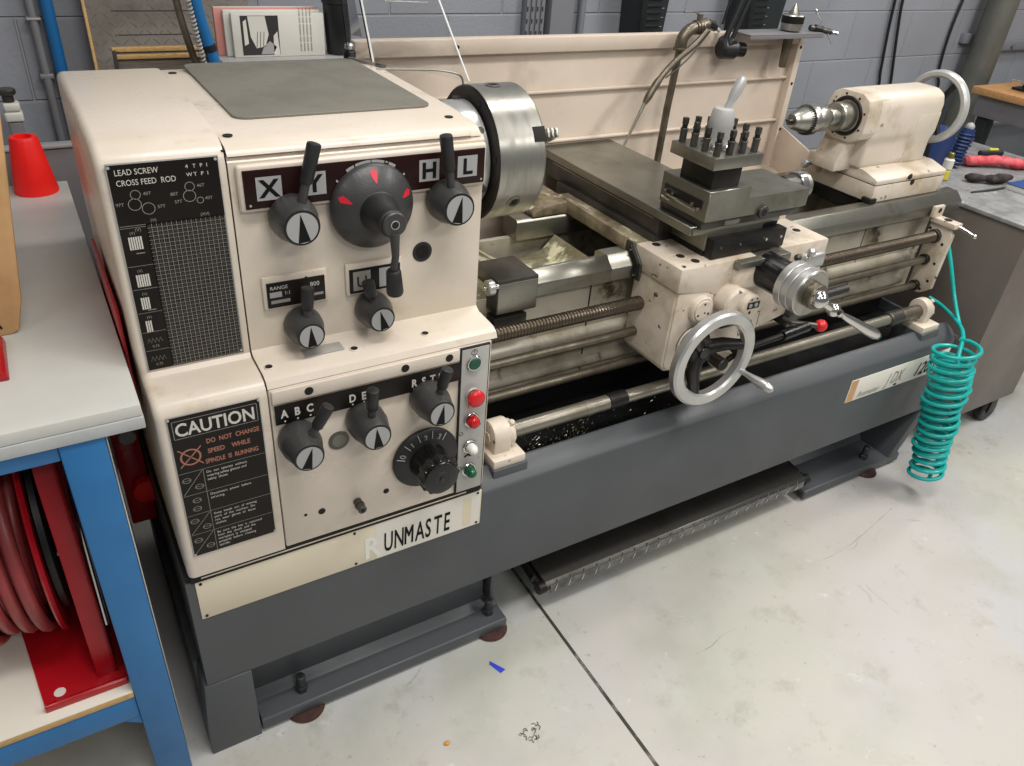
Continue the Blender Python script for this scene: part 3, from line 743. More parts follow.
r_.cyl((2.04,yr,zr),(2.10,yr,zr),.024,'steel_dark',seg=28,bev=.004); r_.cyl((2.10,yr,zr),(2.20,yr,zr),.021,'lead_steel',seg=28,bev=.002)
r_.build('control_rod', LT, 'thick start and stop control rod along the front')
def pillow(x,flip,label):
    p_=MB(); 
    p_.box(x-.045,x+.045,.020,.125,.463,.528,'grey_paint',.004)
    p_.box(x-.042,x+.040,.026,.118,.526,.548,'cream_dirty',.003)
    P=[(yr-.030,.545),(yr+.030,.545)]+[(yr+.033*math.cos(a*PI/10),zr+.008+.033*math.sin(a*PI/10)) for a in range(11)]
    p_.prism(P,'x',x-.030*(1 if not flip else .6),x+.014,'cream_dirty',.004)
    p_.cyl((x-.031,yr,zr),(x-.034,yr,zr),.014,'cream_dirty')
    p_.rev((x+.014,yr,zr),(1,0,0),[(0,.030),(.004,.032),(.010,.032),(.013,.030)],'cream_dirty',10)
    for a in (70,250): 
        aa=math.radians(a); p_.cyl((x+.018,yr-.024*math.cos(aa),zr+.024*math.sin(aa)),(x+.024,yr-.040*math.cos(aa),zr+.040*math.sin(aa)),.007,'cream_dirty',bev=.002)
    return p_.build('pillow_block', LT, label)
pillow(.676,False,'chipped cream bearing block at the left end of the control rod')
pillow(2.205,True,'chipped cream bearing block at the right end of the control rod')
# chips lying in the tray
sw=MB(); R=random.Random(11)
for i in range(520):
    x=R.uniform(.74,1.35); y_=R.uniform(.09,.24); z_=.4625+R.random()*.003
    if R.random()<.4: x=R.uniform(.80,1.0); y_=R.uniform(.10,.17)
    a=R.random()*PI; l_=R.uniform(.001,.004); w_=.0008
    dx,dy=math.cos(a)*l_,math.sin(a)*l_
    sw.add([(x-dx,y_-dy,z_),(x+dx,y_+dy,z_+.001),(x+dx-dy*.4,y_+dy+dx*.4,z_+.003),(x-dx-dy*.4,y_-dy+dx*.4,z_+.001)],[(0,1,2,3)],R.choice(['steel_turned','chrome','swarf']),False)
o=sw.build('swarf'); tag(o,'scattered fine metal chips lying in the dark tray under the control rod','metal chips',kind='stuff')

# ---- carriage
CX0,CX1=1.10,1.60
c=MB()
# front apron-side saddle casting
c.prism([(CX0,.862),(CX0,.920),(1.332,.920),(1.332,.900),(1.345,.886),(1.36,.862),(1.355,.838),(1.28,.838),(1.262,.822),(1.235,.830),(1.20,.848),(1.13,.856)],'y',.045,.21,'cream_dirty',.003)
c.prism([(1.43,.845),(1.43,.920),(1.595,.920),(1.60,.915),(1.60,.862),(1.58,.845)],'y',.055,.235,'cream_dirty',.004)
c.box(1.34,1.44,.10,.21,.850,.885,'cream_dirty',.002)
c.box(1.36,1.60,.20,.30,.895,.945,'cream_dirty',.008,3)
# rear wings on the ways
c.box(CX0,1.14,.21,.56,.895,.920,'casting_dirty',.002); c.box(1.14,1.40,.20,.62,.893,.935,'steel_dark',.003); c.box(1.40,1.60,.30,.60,.895,.915,'steel_ground',.003)
c.prism([(.24,.893),(.24,.925),(.50,.93),(.56,.915),(.56,.893)],'x',CX0-.010,CX0+.002,'casting_dirty',.002)
c.prism([(.985,.893),(.985,.905),(1.02,.918),(1.10,.926),(1.10,.893)],'y',.49,.66,'casting_dirty',.004,2); c.cyl((1.06,.60,.918),(1.06,.60,.932),.009,'steel_dark',seg=16,bev=.001)
for x,y_ in ((1.140,.185),(1.150,.110),(1.165,.075),(1.545,.215),(1.555,.125)): 
    c.cyl((x,y_,.919 if x<1.4 or y_<.2 else .944),(x,y_,.9206 if x<1.4 or y_<.2 else .9456),.0105,'seam',seg=20)
c.cyl((1.165,.215,.919),(1.165,.215,.932),.009,'steel_dark',seg=18,bev=.001); c.cyl((1.165,.215,.932),(1.165,.215,.9325),.005,'seam',seg=6)
sd_=c.build('saddle', LT, 'chipped cream carriage saddle')
w=MB() # way wiper
w.prism([(.195,.840),(.195,.875),(.222,.905),(.215,.915),(.180,.880),(.180,.840)],'x',1.088,1.099,'steel_black',.001)
w.prism([(.175,.836),(.175,.878),(.215,.918),(.240,.918),(.240,.836)],'x',1.094,1.0995,'steel_dark',.001)
for y_,z_ in ((.186,.850),(.210,.905)): w.cyl((1.088,y_,z_),(1.084,y_,z_),.003,'chrome',seg=10)
w.build('way_wiper', sd_)
a=MB()
b=bmesh.new()
outer=[(.045,.861),(.045,.66),(.052,.646),(.165,.646),(.21,.70),(.21,.861)]
a.prism([(1.104,.861),(1.104,.66),(1.115,.645),(1.20,.632),(1.215,.640),(1.40,.655),(1.405,.70),(1.595,.74),(1.597,.861)],'y',.052,.205,'cream_dirty',.006,3)
a.prism([(1.107,.858),(1.107,.665),(1.118,.650),(1.19,.640),(1.215,.66),(1.225,.858)],'y',.047,.06,'cream_dirty',.004,2)
# bosses
a.cyl((1.182,.060,.808),(1.182,.034,.808),.034,'cream_dirty',seg=36,bev=.003); a.cyl((1.182,.036,.808),(1.182,.031,.808),.026,'cream_dirty',seg=36,bev=.001)
for k in range(3):
    t_=math.radians(90+120*k); a.cyl((1.182+.018*math.cos(t_),.0315,.808+.018*math.sin(t_)),(1.182+.018*math.cos(t_),.0305,.808+.018*math.sin(t_)),.0032,'seam',seg=10)
a.cyl((1.178,.055,.716),(1.178,.024,.716),.045,'steel_dark',seg=40,bev=.003); a.cyl((1.178,.044,.716),(1.178,.038,.716),.0462,'cream_dirty',seg=40,bev=.001)
a.cyl((1.262,.060,.822),(1.262,.005,.822),.038,'cream_dirty',seg=36,bev=.006)
a.cyl((1.295,.060,.815),(1.295,-.010,.815),.031,'cream_dirty',seg=36,bev=.004)
a.quad(1.278,1.318,.812,.830,-.0106,'plate_black'); 
for q in range(2): a.cyl((1.288+.018*q,-.0108,.821),(1.288+.018*q,-.0118,.821),.0055,'cap_grey',seg=16); a.cyl((1.288+.018*q,-.0112,.837),(1.288+.018*q,-.0104,.837),.0025,'seam',seg=8)
a.cyl((1.29,-.0104,.803),(1.29,-.0112,.803),.004,'seam',seg=10)
a.prism([(1.25,.745),(1.33,.790),(1.335,.745)],'y',.030,.055,'steel_black',.002)
a.quad(1.345,1.405,.70,.752,.0515,'cream'); a.text('D L',.030,(1.352,.0512,.712),'ink',.9)
for r in ((1.343,1.407,.6985,.700),(1.343,1.407,.752,.7535),(1.343,1.3445,.6985,.7535),(1.4055,1.407,.6985,.7535)): a.quad(*r,.0513,'ink')
a.cyl((1.28,.05,.655),(1.28,.0,.655),.028,'cream_dirty',seg=28,bev=.004)
a.box(1.505,1.545,.035,.10,.69,.78,'steel_dark',.004)
ap=a.build('apron', LT, 'chipped cream carriage apron')
# apron handwheel
h=MB(); HX,HY,HZ=1.176,-.034,.716
h.ring((HX,HY+.013,HZ),(0,-1,0),.092,.1235,.026,'alu',72,.005)
hw=h.build('handwheel', LT, 'large bright aluminium carriage handwheel')
k=MB(); k.cyl((HX,HY+.065,HZ),(HX,HY+.032,HZ),.036,'steel_black',seg=36,bev=.003); k.cyl((HX,HY+.032,HZ),(HX,HY+.026,HZ),.015,'gloss_black',seg=20,bev=.001)
for t_ in (10,130,250):
    tt=math.radians(t_); d_=Vector((math.cos(tt),0,math.sin(tt))); 
    k.tube([Vector((HX,HY+.045,HZ))+d_*.02, Vector((HX,HY+.030,HZ))+d_*.06, Vector((HX,HY+.002,HZ))+d_*.097],[.019,.017,.012],'steel_black',14)
k.build('hub', hw, 'black three-spoke hub')
k=MB(); p0=Vector((HX+.098,HY-.008,HZ-.052)); dv=Vector((.12,-1,-.05)).normalized()
k.rev(p0,dv,[(0,.0075),(.006,.0085),(.012,.0065),(.018,.0065),(.035,.0085),(.062,.0125),(.080,.0125),(.092,.0095),(.097,.004)],'alu',24)
k.build('crank_handle', hw)
# cross slide
c=MB()
c.prism([(1.140,.980),(1.140,1.0),(1.385,1.0),(1.385,.980),(1.375,.975),(1.375,.935),(1.195,.935),(1.195,.975)],'y',.085,.725,'steel_ground',.0012,1)
c.box(1.150,1.196,.20,.69,.930,.9745,'steel_dark',.001); c.box(1.1485,1.150,.22,.66,.9705,.9725,'steel_turned',0)
c.box(1.22,1.30,.62,.735,.925,.998,'steel_ground',.004); c.cyl((1.43,.45,.93),(1.43,.45,.985),.055,'steel_ground',seg=32,bev=.004) if 0 else None
c.box(1.20,1.435,.062,.09,.922,.968,'steel_black',.001)
for x in (1.225,1.285,1.37,1.42): c.cyl((x,.0625,.948),(x,.060,.948),.0035,'chrome',seg=10)
c.box(1.198,1.43,.09,.26,.915,.9795,'steel_black',.0015)
c.prism([(1.145,.9815),(1.145,.996),(1.42,.996),(1.42,.9815)],'y',.080,.22,'steel_ground',.001)
cs=c.build('cross_slide', LT, 'grey ground steel cross slide')
n_=MB(); DX,DZ=1.376,.876
n_.box(1.262,1.43,.032,.062,.838,.900,'cream_dirty',.010,3); n_.box(1.260,1.432,.026,.085,.9005,.918,'steel_ground',.003); n_.box(1.222,1.33,.012,.065,.882,.912,'steel_ground',.001) if 0 else None
n_.build('feed_nut_block', cs)
s_=MB(); s_.cyl((DX-.012,.05,DZ+.006),(DX,-.036,DZ),.044,'gloss_black',seg=44,bev=.006)
s_.build('sleeve', cs, 'black sleeve behind the cross feed dial')
s_=MB()
s_.cyl((DX,-.034,DZ),(DX,-.054,DZ),.057,'alu',seg=60,bev=.0015); s_.cyl((DX,-.056,DZ),(DX,-.074,DZ),.056,'alu',seg=60,bev=.0015); s_.cyl((DX,-.050,DZ),(DX,-.098,DZ),.0545,'steel_turned',seg=60,bev=.002); s_.cyl((DX,-.076,DZ),(DX,-.096,DZ),.0565,'alu',seg=60,bev=.0015)
s_.cyl((DX,-.097,DZ),(DX,-.118,DZ),.031,'lead_steel',seg=40,bev=.002)
for q in range(60):
    a_=2*PI*q/60; s_.cyl((DX+.0546*math.cos(a_),-.100,DZ+.0546*math.sin(a_)),(DX+.0546*math.cos(a_),-.108,DZ+.0546*math.sin(a_)),.0003,'ink',seg=4) if 0 else None
dl=s_.build('feed_dial', cs, 'bright ringed cross feed dial')
s_=MB(); BC=Vector((DX-.014,-.130,DZ+.005)); s_.sphere(BC,.0215,'chrome'); BE=Vector((DX+.042,-.137,DZ-.030)); s_.tube([BC,BE],[.010,.009],'chrome',14); s_.sphere(BE,.0165,'chrome')
s_.cyl(BE,BE+Vector((0,-.0175,0)),.006,'seam',seg=12)
dv=(Vector((1.62,-.150,.742))-BE).normalized(); dv=Vector((.12,-1,-.28)).normalized()
BQ=BE+Vector((.055,0,-.045)); 
E2=Vector((1.635,-.142,.728))
dv=(E2-BE).normalized(); L_=(E2-BE).length
s_.rev(BE,dv,[(.012,.0075),(.03,.0105),(.036,.0075),(.048,.007),(.07,.009),(L_*.72,.0135),(L_*.88,.0135),(L_*.97,.009),(L_,.003)],'chrome',24)
s_.build('ball_crank', dl, 'chrome ball crank handle')
# levers on the apron
k=MB(); k.tube([(1.26,.0,.667),(1.30,-.012,.700),(1.43,-.02,.715)],.0075,'steel_black'); k.cyl((1.425,-.02,.714),(1.515,-.02,.722),.013,'gloss_black',seg=24,bev=.002); k.cyl((1.25,.03,.665),(1.25,-.01,.665),.016,'steel_dark',bev=.002)
k.build('feed_lever', ap, 'slim lever with a black grip')
k=MB(); k.tube([(1.50,.045,.715),(1.50,.02,.715),(1.565,-.01,.708)],.0075,'steel_dark'); k.sphere((1.577,-.014,.707),.0165,'btn_red')
k.build('start_lever', ap, 'short lever with a red ball')
k=MB(); k.tube([(1.50,.055,.78),(1.50,.03,.78),(1.60,.02,.778)],.0065,'steel_black'); k.cyl((1.60,.02,.777),(1.675,.012,.785),.0115,'rubber_black',seg=22,bev=.002)
k.build('half_nut_lever', ap, 'lever with a black grip')
k=MB(); k.box(1.50,1.575,.03,.06,.855,.895,'alu',.008,3); k.sphere((1.51,.03,.905),.011,'alu'); k.sphere((1.47,.035,.895),.009,'steel_dark')
k.build('clamp_block', ap)

# ---- compound slide
c=MB()
c.cyl((1.25,.155,.998),(1.25,.155,1.012),.088,'steel_ground',seg=48,bev=.002)
c.prism([(1.16,.9965),(1.155,1.006),(1.155,1.018),(1.47,1.018),(1.47,1.006),(1.43,.9965)],'y',.070,.215,'steel_dark',.003)
c.box(1.153,1.470,.060,.212,1.018,1.0605,'steel_ground',.0015)
cmp_=c.build('compound_slide', LT, 'grey steel compound slide under the tool post')
c=MB(); c.prism([(1.149,1.020),(1.149,1.089),(1.274,1.089),(1.274,1.062),(1.474,1.062),(1.474,1.020)],'y',.058,.214,'steel_ground',.0012,1)
c.box(1.1465,1.1492,.075,.20,1.045,1.064,'steel_black',.0004)
for y_,z_ in ((.19,1.052),(.165,1.052),(.10,1.05),(.08,1.045)): c.cyl((1.148,y_,z_),(1.141,y_,z_),.004,'chrome',seg=12)
c.tube([(1.143,.185,1.044),(1.141,.085,1.040)],.003,'chrome',8); c.tube([(1.143,.20,1.035),(1.141,.17,1.033)],.003,'chrome',8)
c.cyl((1.325,.0585,1.024),(1.325,.050,1.024),.015,'steel_dark',seg=22,bev=.001); c.cyl((1.325,.0505,1.024),(1.325,.0495,1.024),.009,'seam',seg=6)
ts_=c.build('top_slide', cmp_, 'stepped upper slide block')
c=MB(); c.cyl((1.47,.14,1.035),(1.512,.14,1.035),.030,'steel_dark',seg=36,bev=.001); c.cyl((1.512,.14,1.035),(1.535,.14,1.035),.036,'chrome',seg=48,bev=.002); c.cyl((1.535,.14,1.035),(1.55,.14,1.035),.033,'steel_turned',seg=48,bev=.002)
c.cyl((1.55,.14,1.035),(1.575,.14,1.035),.012,'chrome')
c.build('feed_dial', cmp_, 'chrome dial with a small crank')
# four way tool post
TX0,TX1,TY0,TY1=1.136,1.278,.052,.193
c=MB(); c.box(TX0,TX1,TY0,TY1,1.138,1.1645,'steel_ground',.0018); c.box(TX0+.024,TX1-.036,TY0+.018,TY1-.021,1.089,1.138,'steel_black',.001); c.box(TX0+.0005,TX0+.0215,TY1-.04,TY1-.004,1.0895,1.134,'steel_black',.001) if 0 else None
tp=c.build('tool_post', LT, 'square four-way tool post')
xs=[TX0+.016+(TX1-TX0-.032)*i/3 for i in range(4)]; ys=[TY0+.016+(TY1-TY0-.032)*i/3 for i in range(4)]
def screw(x,y_,dz):
    q=MB(); z0_=1.164; H=.049+dz
    q.cyl((x,y_,z0_),(x,y_,z0_+H*.55),.0078,'steel_dark',seg=14)
    q.cyl((x,y_,z0_+H*.50),(x,y_,z0_+H*.58),.0088,'steel_dark',seg=14,bev=.0008)
    q.cyl((x,y_,z0_+H*.58),(x,y_,z0_+H*.74),.0060,'steel_black',seg=14)
    q.box(x-.0052,x+.0052,y_-.0052,y_+.0052,z0_+H*.74,z0_+H,'steel_dark',.0008)
    return q.build('clamp_screw', tp)
R=random.Random(5)
for i,x in enumerate(xs):
    for j,y_ in enumerate(ys):
        if i in (0,3) or j in (0,3): screw(x,y_,R.uniform(-.003,.004))
c=MB(); px_,py_=(TX0+TX1)/2,(TY0+TY1)/2+.004
c.rev((px_,py_,1.1643),(0,0,1),[(0,.034),(.006,.035),(.010,.032)],'chrome',36); c.rev((px_,py_,1.173),(0,0,1),[(0,.0255),(.036,.0265),(.040,.0275),(.066,.0235),(.072,.021),(.073,.018)],'hub_grey',40)
c.rev((px_+.004,py_,1.236),(.42,-.05,1),[(0,.0075),(.022,.0075),(.028,.009),(.045,.0115),(.068,.0115),(.076,.009),(.078,.004)],'rim_white',24)
c.build('clamp_lever', tp, 'bright clamp hub with a tapered handle')

# ---- tailstock
t=MB()
t.prism([(.243,.894),(.243,.944),(.50,.944),(.505,.935),(.505,.894)],'x',2.01,2.345,'cream_dirty',.002)
t.box(2.012,2.343,.245,.50,.944,.946,'seam',0)
t.prism([(.243,.946),(.243,.960),(.250,.964),(.300,.978),(.49,.978),(.503,.965),(.503,.946)],'x',2.01,2.347,'cream_dirty',.003)
t.box(2.000,2.028,.236,.270,.894,.908,'steel_black',.002)
t.box(2.02,2.335,.29,.46,.85,.894,'steel_black',.002)
t.prism([(.312,.975),(.308,1.0),(.308,1.045),(.298,1.070),(.296,1.15),(.304,1.176),(.330,1.190),(.405,1.190),(.430,1.176),(.440,1.15),(.440,1.075),(.43,1.05),(.43,.975)],'x',2.00,2.30,'cream',.010,3)
t.prism([(.306,1.066),(.297,1.086),(.297,1.149),(.305,1.175),(.331,1.1885),(.404,1.1885),(.429,1.175),(.439,1.149),(.439,1.086),(.429,1.061),(.40,1.051),(.336,1.051)],'x',1.950,2.04,'cream_dirty',.004,2)
t.prism([(.306,.975),(.306,1.04),(.296,1.07),(.296,1.13),(.33,1.13),(.33,.975)],'x',2.19,2.302,'cream',.008,3)
t.prism([(1.935,.962),(1.935,.99),(1.965,1.06),(2.03,1.06),(2.03,.962)],'y',.345,.43,'cream_dirty',.006)
t.box(2.008,2.04,.33,.44,.975,1.0,'cream_dirty',.004)
for k in range(8):
    a_=2*PI*k/8+.3; t.cyl((1.951,YA-.0605*math.cos(a_),ZA+.0605*math.sin(a_)),(1.949,YA-.0605*math.cos(a_),ZA+.0605*math.sin(a_)),.0035,'seam',seg=10)
for x,z in ((2.165,.958),(2.185,.940)): t.cyl((x,.2435,z),(x,.2415,z),.009,'seam',seg=14)
tsb=t.build('tailstock', LT, 'cream tailstock body on its base')
q=MB(); q.ring((1.951,YA,ZA),(-1,0,0),.044,.055,.006,'steel_black',48); q.cyl((1.97,YA,ZA),(1.900,YA,ZA),.040,'steel_turned',seg=44,bev=.003); q.cyl((1.90,YA,ZA),(1.868,YA,ZA),.025,'steel_turned',seg=36,bev=.002)
q.build('quill', tsb, 'bright steel quill')
q=MB(); WX=2.365
q.cyl((2.295,YA,ZA),(2.325,YA,ZA),.055,'steel_dark',seg=44,bev=.003); q.cyl((2.32,YA,ZA),(2.38,YA,ZA),.024,'steel_dark',seg=30,bev=.002)
q.ring((WX-.012,YA,ZA),(1,0,0),.086,.108,.026,'rim_white',72,.006)
for t_ in (60,180,300):
    tt=math.radians(t_); d_=Vector((0,-math.cos(tt),math.sin(tt))); q.tube([Vector((WX,YA,ZA))+d_*.02,Vector((WX,YA,ZA))+d_*.089],[.011,.008],'steel_black',12)
q.build('handwheel', tsb, 'pale rimmed handwheel')
q=MB(); q.box(1.985,2.02,.44,.485,.925,.985,'cream_dirty',.005); q.rev((2.015,.452,.962),(-1,.02,-.10),[(0,.009),(.004,.010),(.060,.0085),(.066,.012),(.080,.012),(.083,.009)],'alu',20)
q.build('clamp_lever', tsb, 'small bright clamping lever')

# ---- splash guard
g=MB(); GY=.72
def wall_prof(z0_,z1_): return z0_,z1_
g.box(.60,2.09,GY,GY+.004,.56,1.262,'splash_cream',.0005)
g.box(.60,2.095,GY-.022,GY+.010,1.250,1.288,'splash_cream',.003)
for z_ in (1.148,1.013): 
    g.prism([(GY-.001,z_-.009),(GY-.012,z_-.003),(GY-.012,z_+.002),(GY-.001,z_+.004)],'x',.60,2.07,'splash_cream',.0008)
g.box(2.068,2.092,GY-.024,GY+.01,.56,1.288,'splash_cream',.002)
g.prism([(GY,1.0),(.552,.945),(.548,.84),(GY,.84)],'x',2.086,2.092,'splash_cream',.0008)
g.prism([(GY,.862),(.60,.835),(.60,.829),(GY,.856)],'x',1.30,2.088,'splash_cream',.0005)
g.prism([(.60,.835),(.60,.56),(.606,.56),(.606,.835)],'x',1.30,2.088,'splash_cream',.0005)
for x,z_ in ((2.08,1.24),(2.08,.985),(2.08,1.13),(.86,1.27)): g.cyl((x,GY-.0235,z_),(x,GY-.026,z_),.0045,'seam',seg=10)
sg=g.build('splash_guard', LT, 'tall cream sheet-metal splash guard')
q=MB(); q.box(1.775,2.088,.628,.715,1.2890,1.2925,'grey_steel',.001); q.box(1.775,2.088,.628,.631,1.279,1.289,'grey_steel',.0005)
q.build('tool_shelf', sg, 'small flat steel shelf on the corner')
# coolant pipe
q=MB(); P=[(1.525,.655,.92),(1.528,.655,1.10),(1.537,.655,1.262)]
q.cyl((1.525,.655,.895),(1.525,.655,.93),.022,'lead_steel',bev=.002)
q.tube(P,.0105,'lead_steel',18)
q.tube(curve_pts([(1.537,.655,1.255),(1.540,.655,1.285),(1.560,.655,1.305),(1.585,.655,1.312),(1.62,.655,1.320)],6),.0165,'lead_steel',18)
q.cyl((1.537,.655,1.252),(1.537,.655,1.260),.019,'lead_steel',bev=.001)
for x in (1.578,1.588,1.598): q.cyl((x,.655,1.311),(x+.005,.655,1.312),.0195,'lead_steel',seg=20,bev=.001)
q.cyl((1.590,.655,1.325),(1.590,.655,1.345),.008,'lead_steel',seg=8); q.tube([(1.590,.655,1.343),(1.56,.65,1.352),(1.52,.645,1.352)],.003,'steel_turned',8)
q.cyl((1.625,.655,1.32),(1.66,.66,1.308),.010,'gloss_black',seg=16,bev=.001)
cp=q.build('coolant_pipe', LT, 'bent grey coolant pipe behind the cross slide')
q=MB(); q.tube(curve_pts([(1.612,.640,1.305),(1.57,.635,1.270),(1.50,.63,1.225),(1.45,.625,1.180),(1.41,.62,1.125)],6),[.0085]*18+[.0105]*4+[.011,.0095,.007],'lead_steel',14)
q.tube([(1.41,.62,1.125),(1.385,.615,1.08),(1.35,.61,1.015)],[.005,.004,.0035],'rod_steel',10)
q.tube(curve_pts([(1.612,.628,1.305),(1.545,.62,1.24),(1.47,.618,1.19)],6),.0022,'steel_dark',6)
q.build('nozzle_hose', cp, 'thin coolant hose with a nozzle')
# clear chuck guard, raised
q=MB(); 
def sheet(pts,th,m):
    P=[Vector(p) for p in pts]; n_=(P[1]-P[0]).cross(P[2]-P[0]).normalized()*th
    k=len(P); q.add(P+[p+n_ for p in P],[tuple(range(k))[::-1],tuple(range(k,2*k))]+[(i,(i+1)%k,k+(i+1)%k,k+i) for i in range(k)],m,False)
GP=[(.592,.575,1.270),(.800,.525,1.232),(.748,.58,1.39),(.735,.585,1.43),(.565,.585,1.43)]
sheet(GP,.004,'clear_plastic')
sheet([(.592,.575,1.270),(.565,.585,1.43),(.548,.64,1.44),(.56,.63,1.27)],.004,'clear_plastic')
cg=q.build('chuck_guard', LT, 'clear plastic chuck guard tipped up behind the chuck')
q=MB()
for a_,b_ in ((GP[0],GP[4]),(GP[1],GP[2]),(GP[2],GP[3])): q.tube([Vector(a_)+Vector((0,-.004,0)),Vector(b_)+Vector((0,-.004,0))],.0022,'edge_light',6)  # near-white tubes: light caught on the sheet edges, put into the colour
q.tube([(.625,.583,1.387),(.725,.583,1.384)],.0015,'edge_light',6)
q.build('lit_edge', cg, 'near-white tubes standing for light along the sheet edges')
q=MB(); q.tube(curve_pts([(.575,.512,1.268),(.70,.512,1.262),(.755,.512,1.254),(.775,.512,1.245),(.782,.512,1.225)],6),.0025,'steel_turned',8); q.cyl((.577,.672,1.12),(.577,.672,1.275),.014,'rubber_black',seg=18,bev=.003); q.cyl((.577,.672,1.275),(.577,.672,1.290),.011,'alu',seg=16,bev=.004)
q.tube([(.60,.58,1.262),(.62,.57,1.258)],.004,'steel_dark',8)
q.build('guard_hinge', cg)

# ================================================================== THINGS ON AND AROUND THE LATHE
# drill chuck in the tailstock
D=MB()
D.rev((1.868,YA,ZA),(-1,0,0),[(0,.016),(.012,.016),(.014,.030),(.022,.032)],'steel_turned',36)
D.rev((1.848,YA,ZA),(-1,0,0),[(0,.034),(.003,.036),(.045,.036),(.048,.034)],'steel_turned',48)
D.rev((1.801,YA,ZA),(-1,0,0),[(0,.040),(.002,.042),(.016,.042),(.022,.040)],'steel_turned',48)
D.rev((1.781,YA,ZA),(-1,0,0),[(0,.036),(.012,.034),(.040,.026),(.056,.020),(.058,.017),(.057,.011)],'steel_turned',48)
dc=thing('drill_chuck',(1.823,YA,ZA),'bright keyed drill chuck held in the tailstock quill','drill chuck')
D.build('body',dc)
D=MB()
for k in range(36):
    a=2*PI*k/36; c_,s_=math.cos(a),math.sin(a)
    D.tube([(1.780,YA+.0405*c_,ZA+.0405*s_),(1.769,YA+.034*c_,ZA+.034*s_)],.0015,'steel_black',5)
D.build('tooth_ring',dc,'ring of fine dark gear teeth')
for k in range(3):
    a=2*PI*k/3+.4; D=MB(); D.cyl((1.733,YA+.0065*math.cos(a),ZA+.0065*math.sin(a)),(1.708,YA+.0045*math.cos(a),ZA+.0045*math.sin(a)),.005,'steel_dark',r2=.0035,seg=12); D.build('jaw',dc)
# live centre standing in the shelf
D=MB(); cx,cy=1.985,.672; tilt=Vector((-.02,.01,1)).normalized(); o=Vector((cx,cy,1.2926))
D.rev(o,tilt,[(0,.022),(.004,.030),(.006,.0315),(.022,.0315),(.024,.033),(.044,.033),(.047,.030),(.048,.016),(.050,.016),(.078,.001)],'steel_turned',40)
D.rev(o,-tilt,[(0,.0158),(.10,.0115),(.104,.010)],'lead_steel',28)
lc=D.build('live_centre'); tag(lc,'steel live centre standing point-up on the splash guard corner','lathe centre')
D=MB(); D.rev(o+tilt*.0235,tilt,[(0,.0318),(.0005,.0337),(.0205,.0337),(.021,.0318)],'steel_black',40,caps=False); D.build('knurled_ring',lc,'black knurled ring')
# chuck key lying over the corner
D=MB(); D.cyl((2.060,.665,1.303),(2.135,.640,1.293),.0085,'steel_dark',seg=18,bev=.001); D.cyl((2.075,.66,1.302),(2.100,.65,1.298),.011,'steel_black',seg=18,bev=.001); D.cyl((2.135,.640,1.293),(2.155,.632,1.290),.0055,'chrome',seg=14); D.tube([(2.10,.69,1.345),(2.118,.648,1.296),(2.128,.62,1.262)],.0035,'chrome',8)
D.sphere((2.10,.69,1.347),.0055,'chrome')
o_=D.build('chuck_key'); tag(o_,'small steel chuck key lying on the splash guard corner beside the live centre','chuck key')
# work lamp clamped to the splash guard
wl=thing('work_lamp',(1.73,.69,1.25),'black jointed work lamp hanging over the splash guard top edge','lamp')
D=MB(); D.tube([(1.716,.672,1.262),(1.765,.665,1.42),(1.80,.66,1.50)],.0085,'black_plastic'); D.tube([(1.742,.672,1.262),(1.792,.665,1.42),(1.825,.66,1.50)],.0065,'black_plastic'); D.tube([(1.70,.675,1.315),(1.705,.672,1.36),(1.735,.668,1.45)],.0035,'black_plastic')
D.build('arm',wl)
D=MB(); D.cyl((1.705,.672,1.25),(1.76,.664,1.248),.028,'black_plastic',seg=30,bev=.006); D.cyl((1.76,.664,1.248),(1.79,.66,1.246),.021,'gloss_black',seg=26,bev=.003); D.cyl((1.73,.645,1.262),(1.73,.695,1.265),.017,'black_plastic',seg=20,bev=.002)
D.build('joint',wl)
D=MB(); D.tube([(1.64,.69,1.318),(1.675,.69,1.313),(1.70,.68,1.295)],.0055,'cap_grey'); D.cyl((1.66,.69,1.316),(1.682,.69,1.312),.010,'black_plastic'); D.build('cable',wl)

# teal coiled air hose
D=MB(); P=[(2.345,.18,.80),(2.345,.125,.71),(2.34,.06,.60),(2.31,-.01,.53),(2.26,-.05,.535),(2.225,-.06,.54)]
P=curve_pts(P,6)
def helix(c0,c1,r0,r1,turns,ph,n=22,sgn=1):
    c0=Vector(c0); c1=Vector(c1); ax=(c1-c0).normalized(); u=ax.cross(Vector((0,1,0))).normalized(); w=ax.cross(u); o=[]
    for i in range(int(turns*n)+1):
        t_=i/(turns*n); a=ph+sgn*2*PI*i/n; r_=(r0+(r1-r0)*t_)*(1+.07*math.sin(i*.23)+.05*math.sin(i*.091+1))
        o.append(c0.lerp(c1,t_)+(u*math.cos(a)+w*math.sin(a))*r_)
    return o
P2=helix((2.165,-.085,.545),(2.185,-.150,.085),.060,.046,17,0)
P3=helix((2.185,-.150,.095),(2.19,-.090,.49),.040,.056,13,.6)
D.tube(P+P2,.0062,'teal',10); D.tube([P2[-1],P2[-1].lerp(P3[0],.5)-Vector((0,.004,.018)),P3[0]]+P3[1:]+curve_pts([P3[-1],P3[-1]+Vector((.02,.02,.03)),(2.28,-.03,.545),(2.36,.09,.55),(2.36,.15,.56)],4),.0062,'teal',10)
o_=D.build('coiled_air_hose'); tag(o_,'teal coiled air hose hanging down the right end of the lathe','air hose')

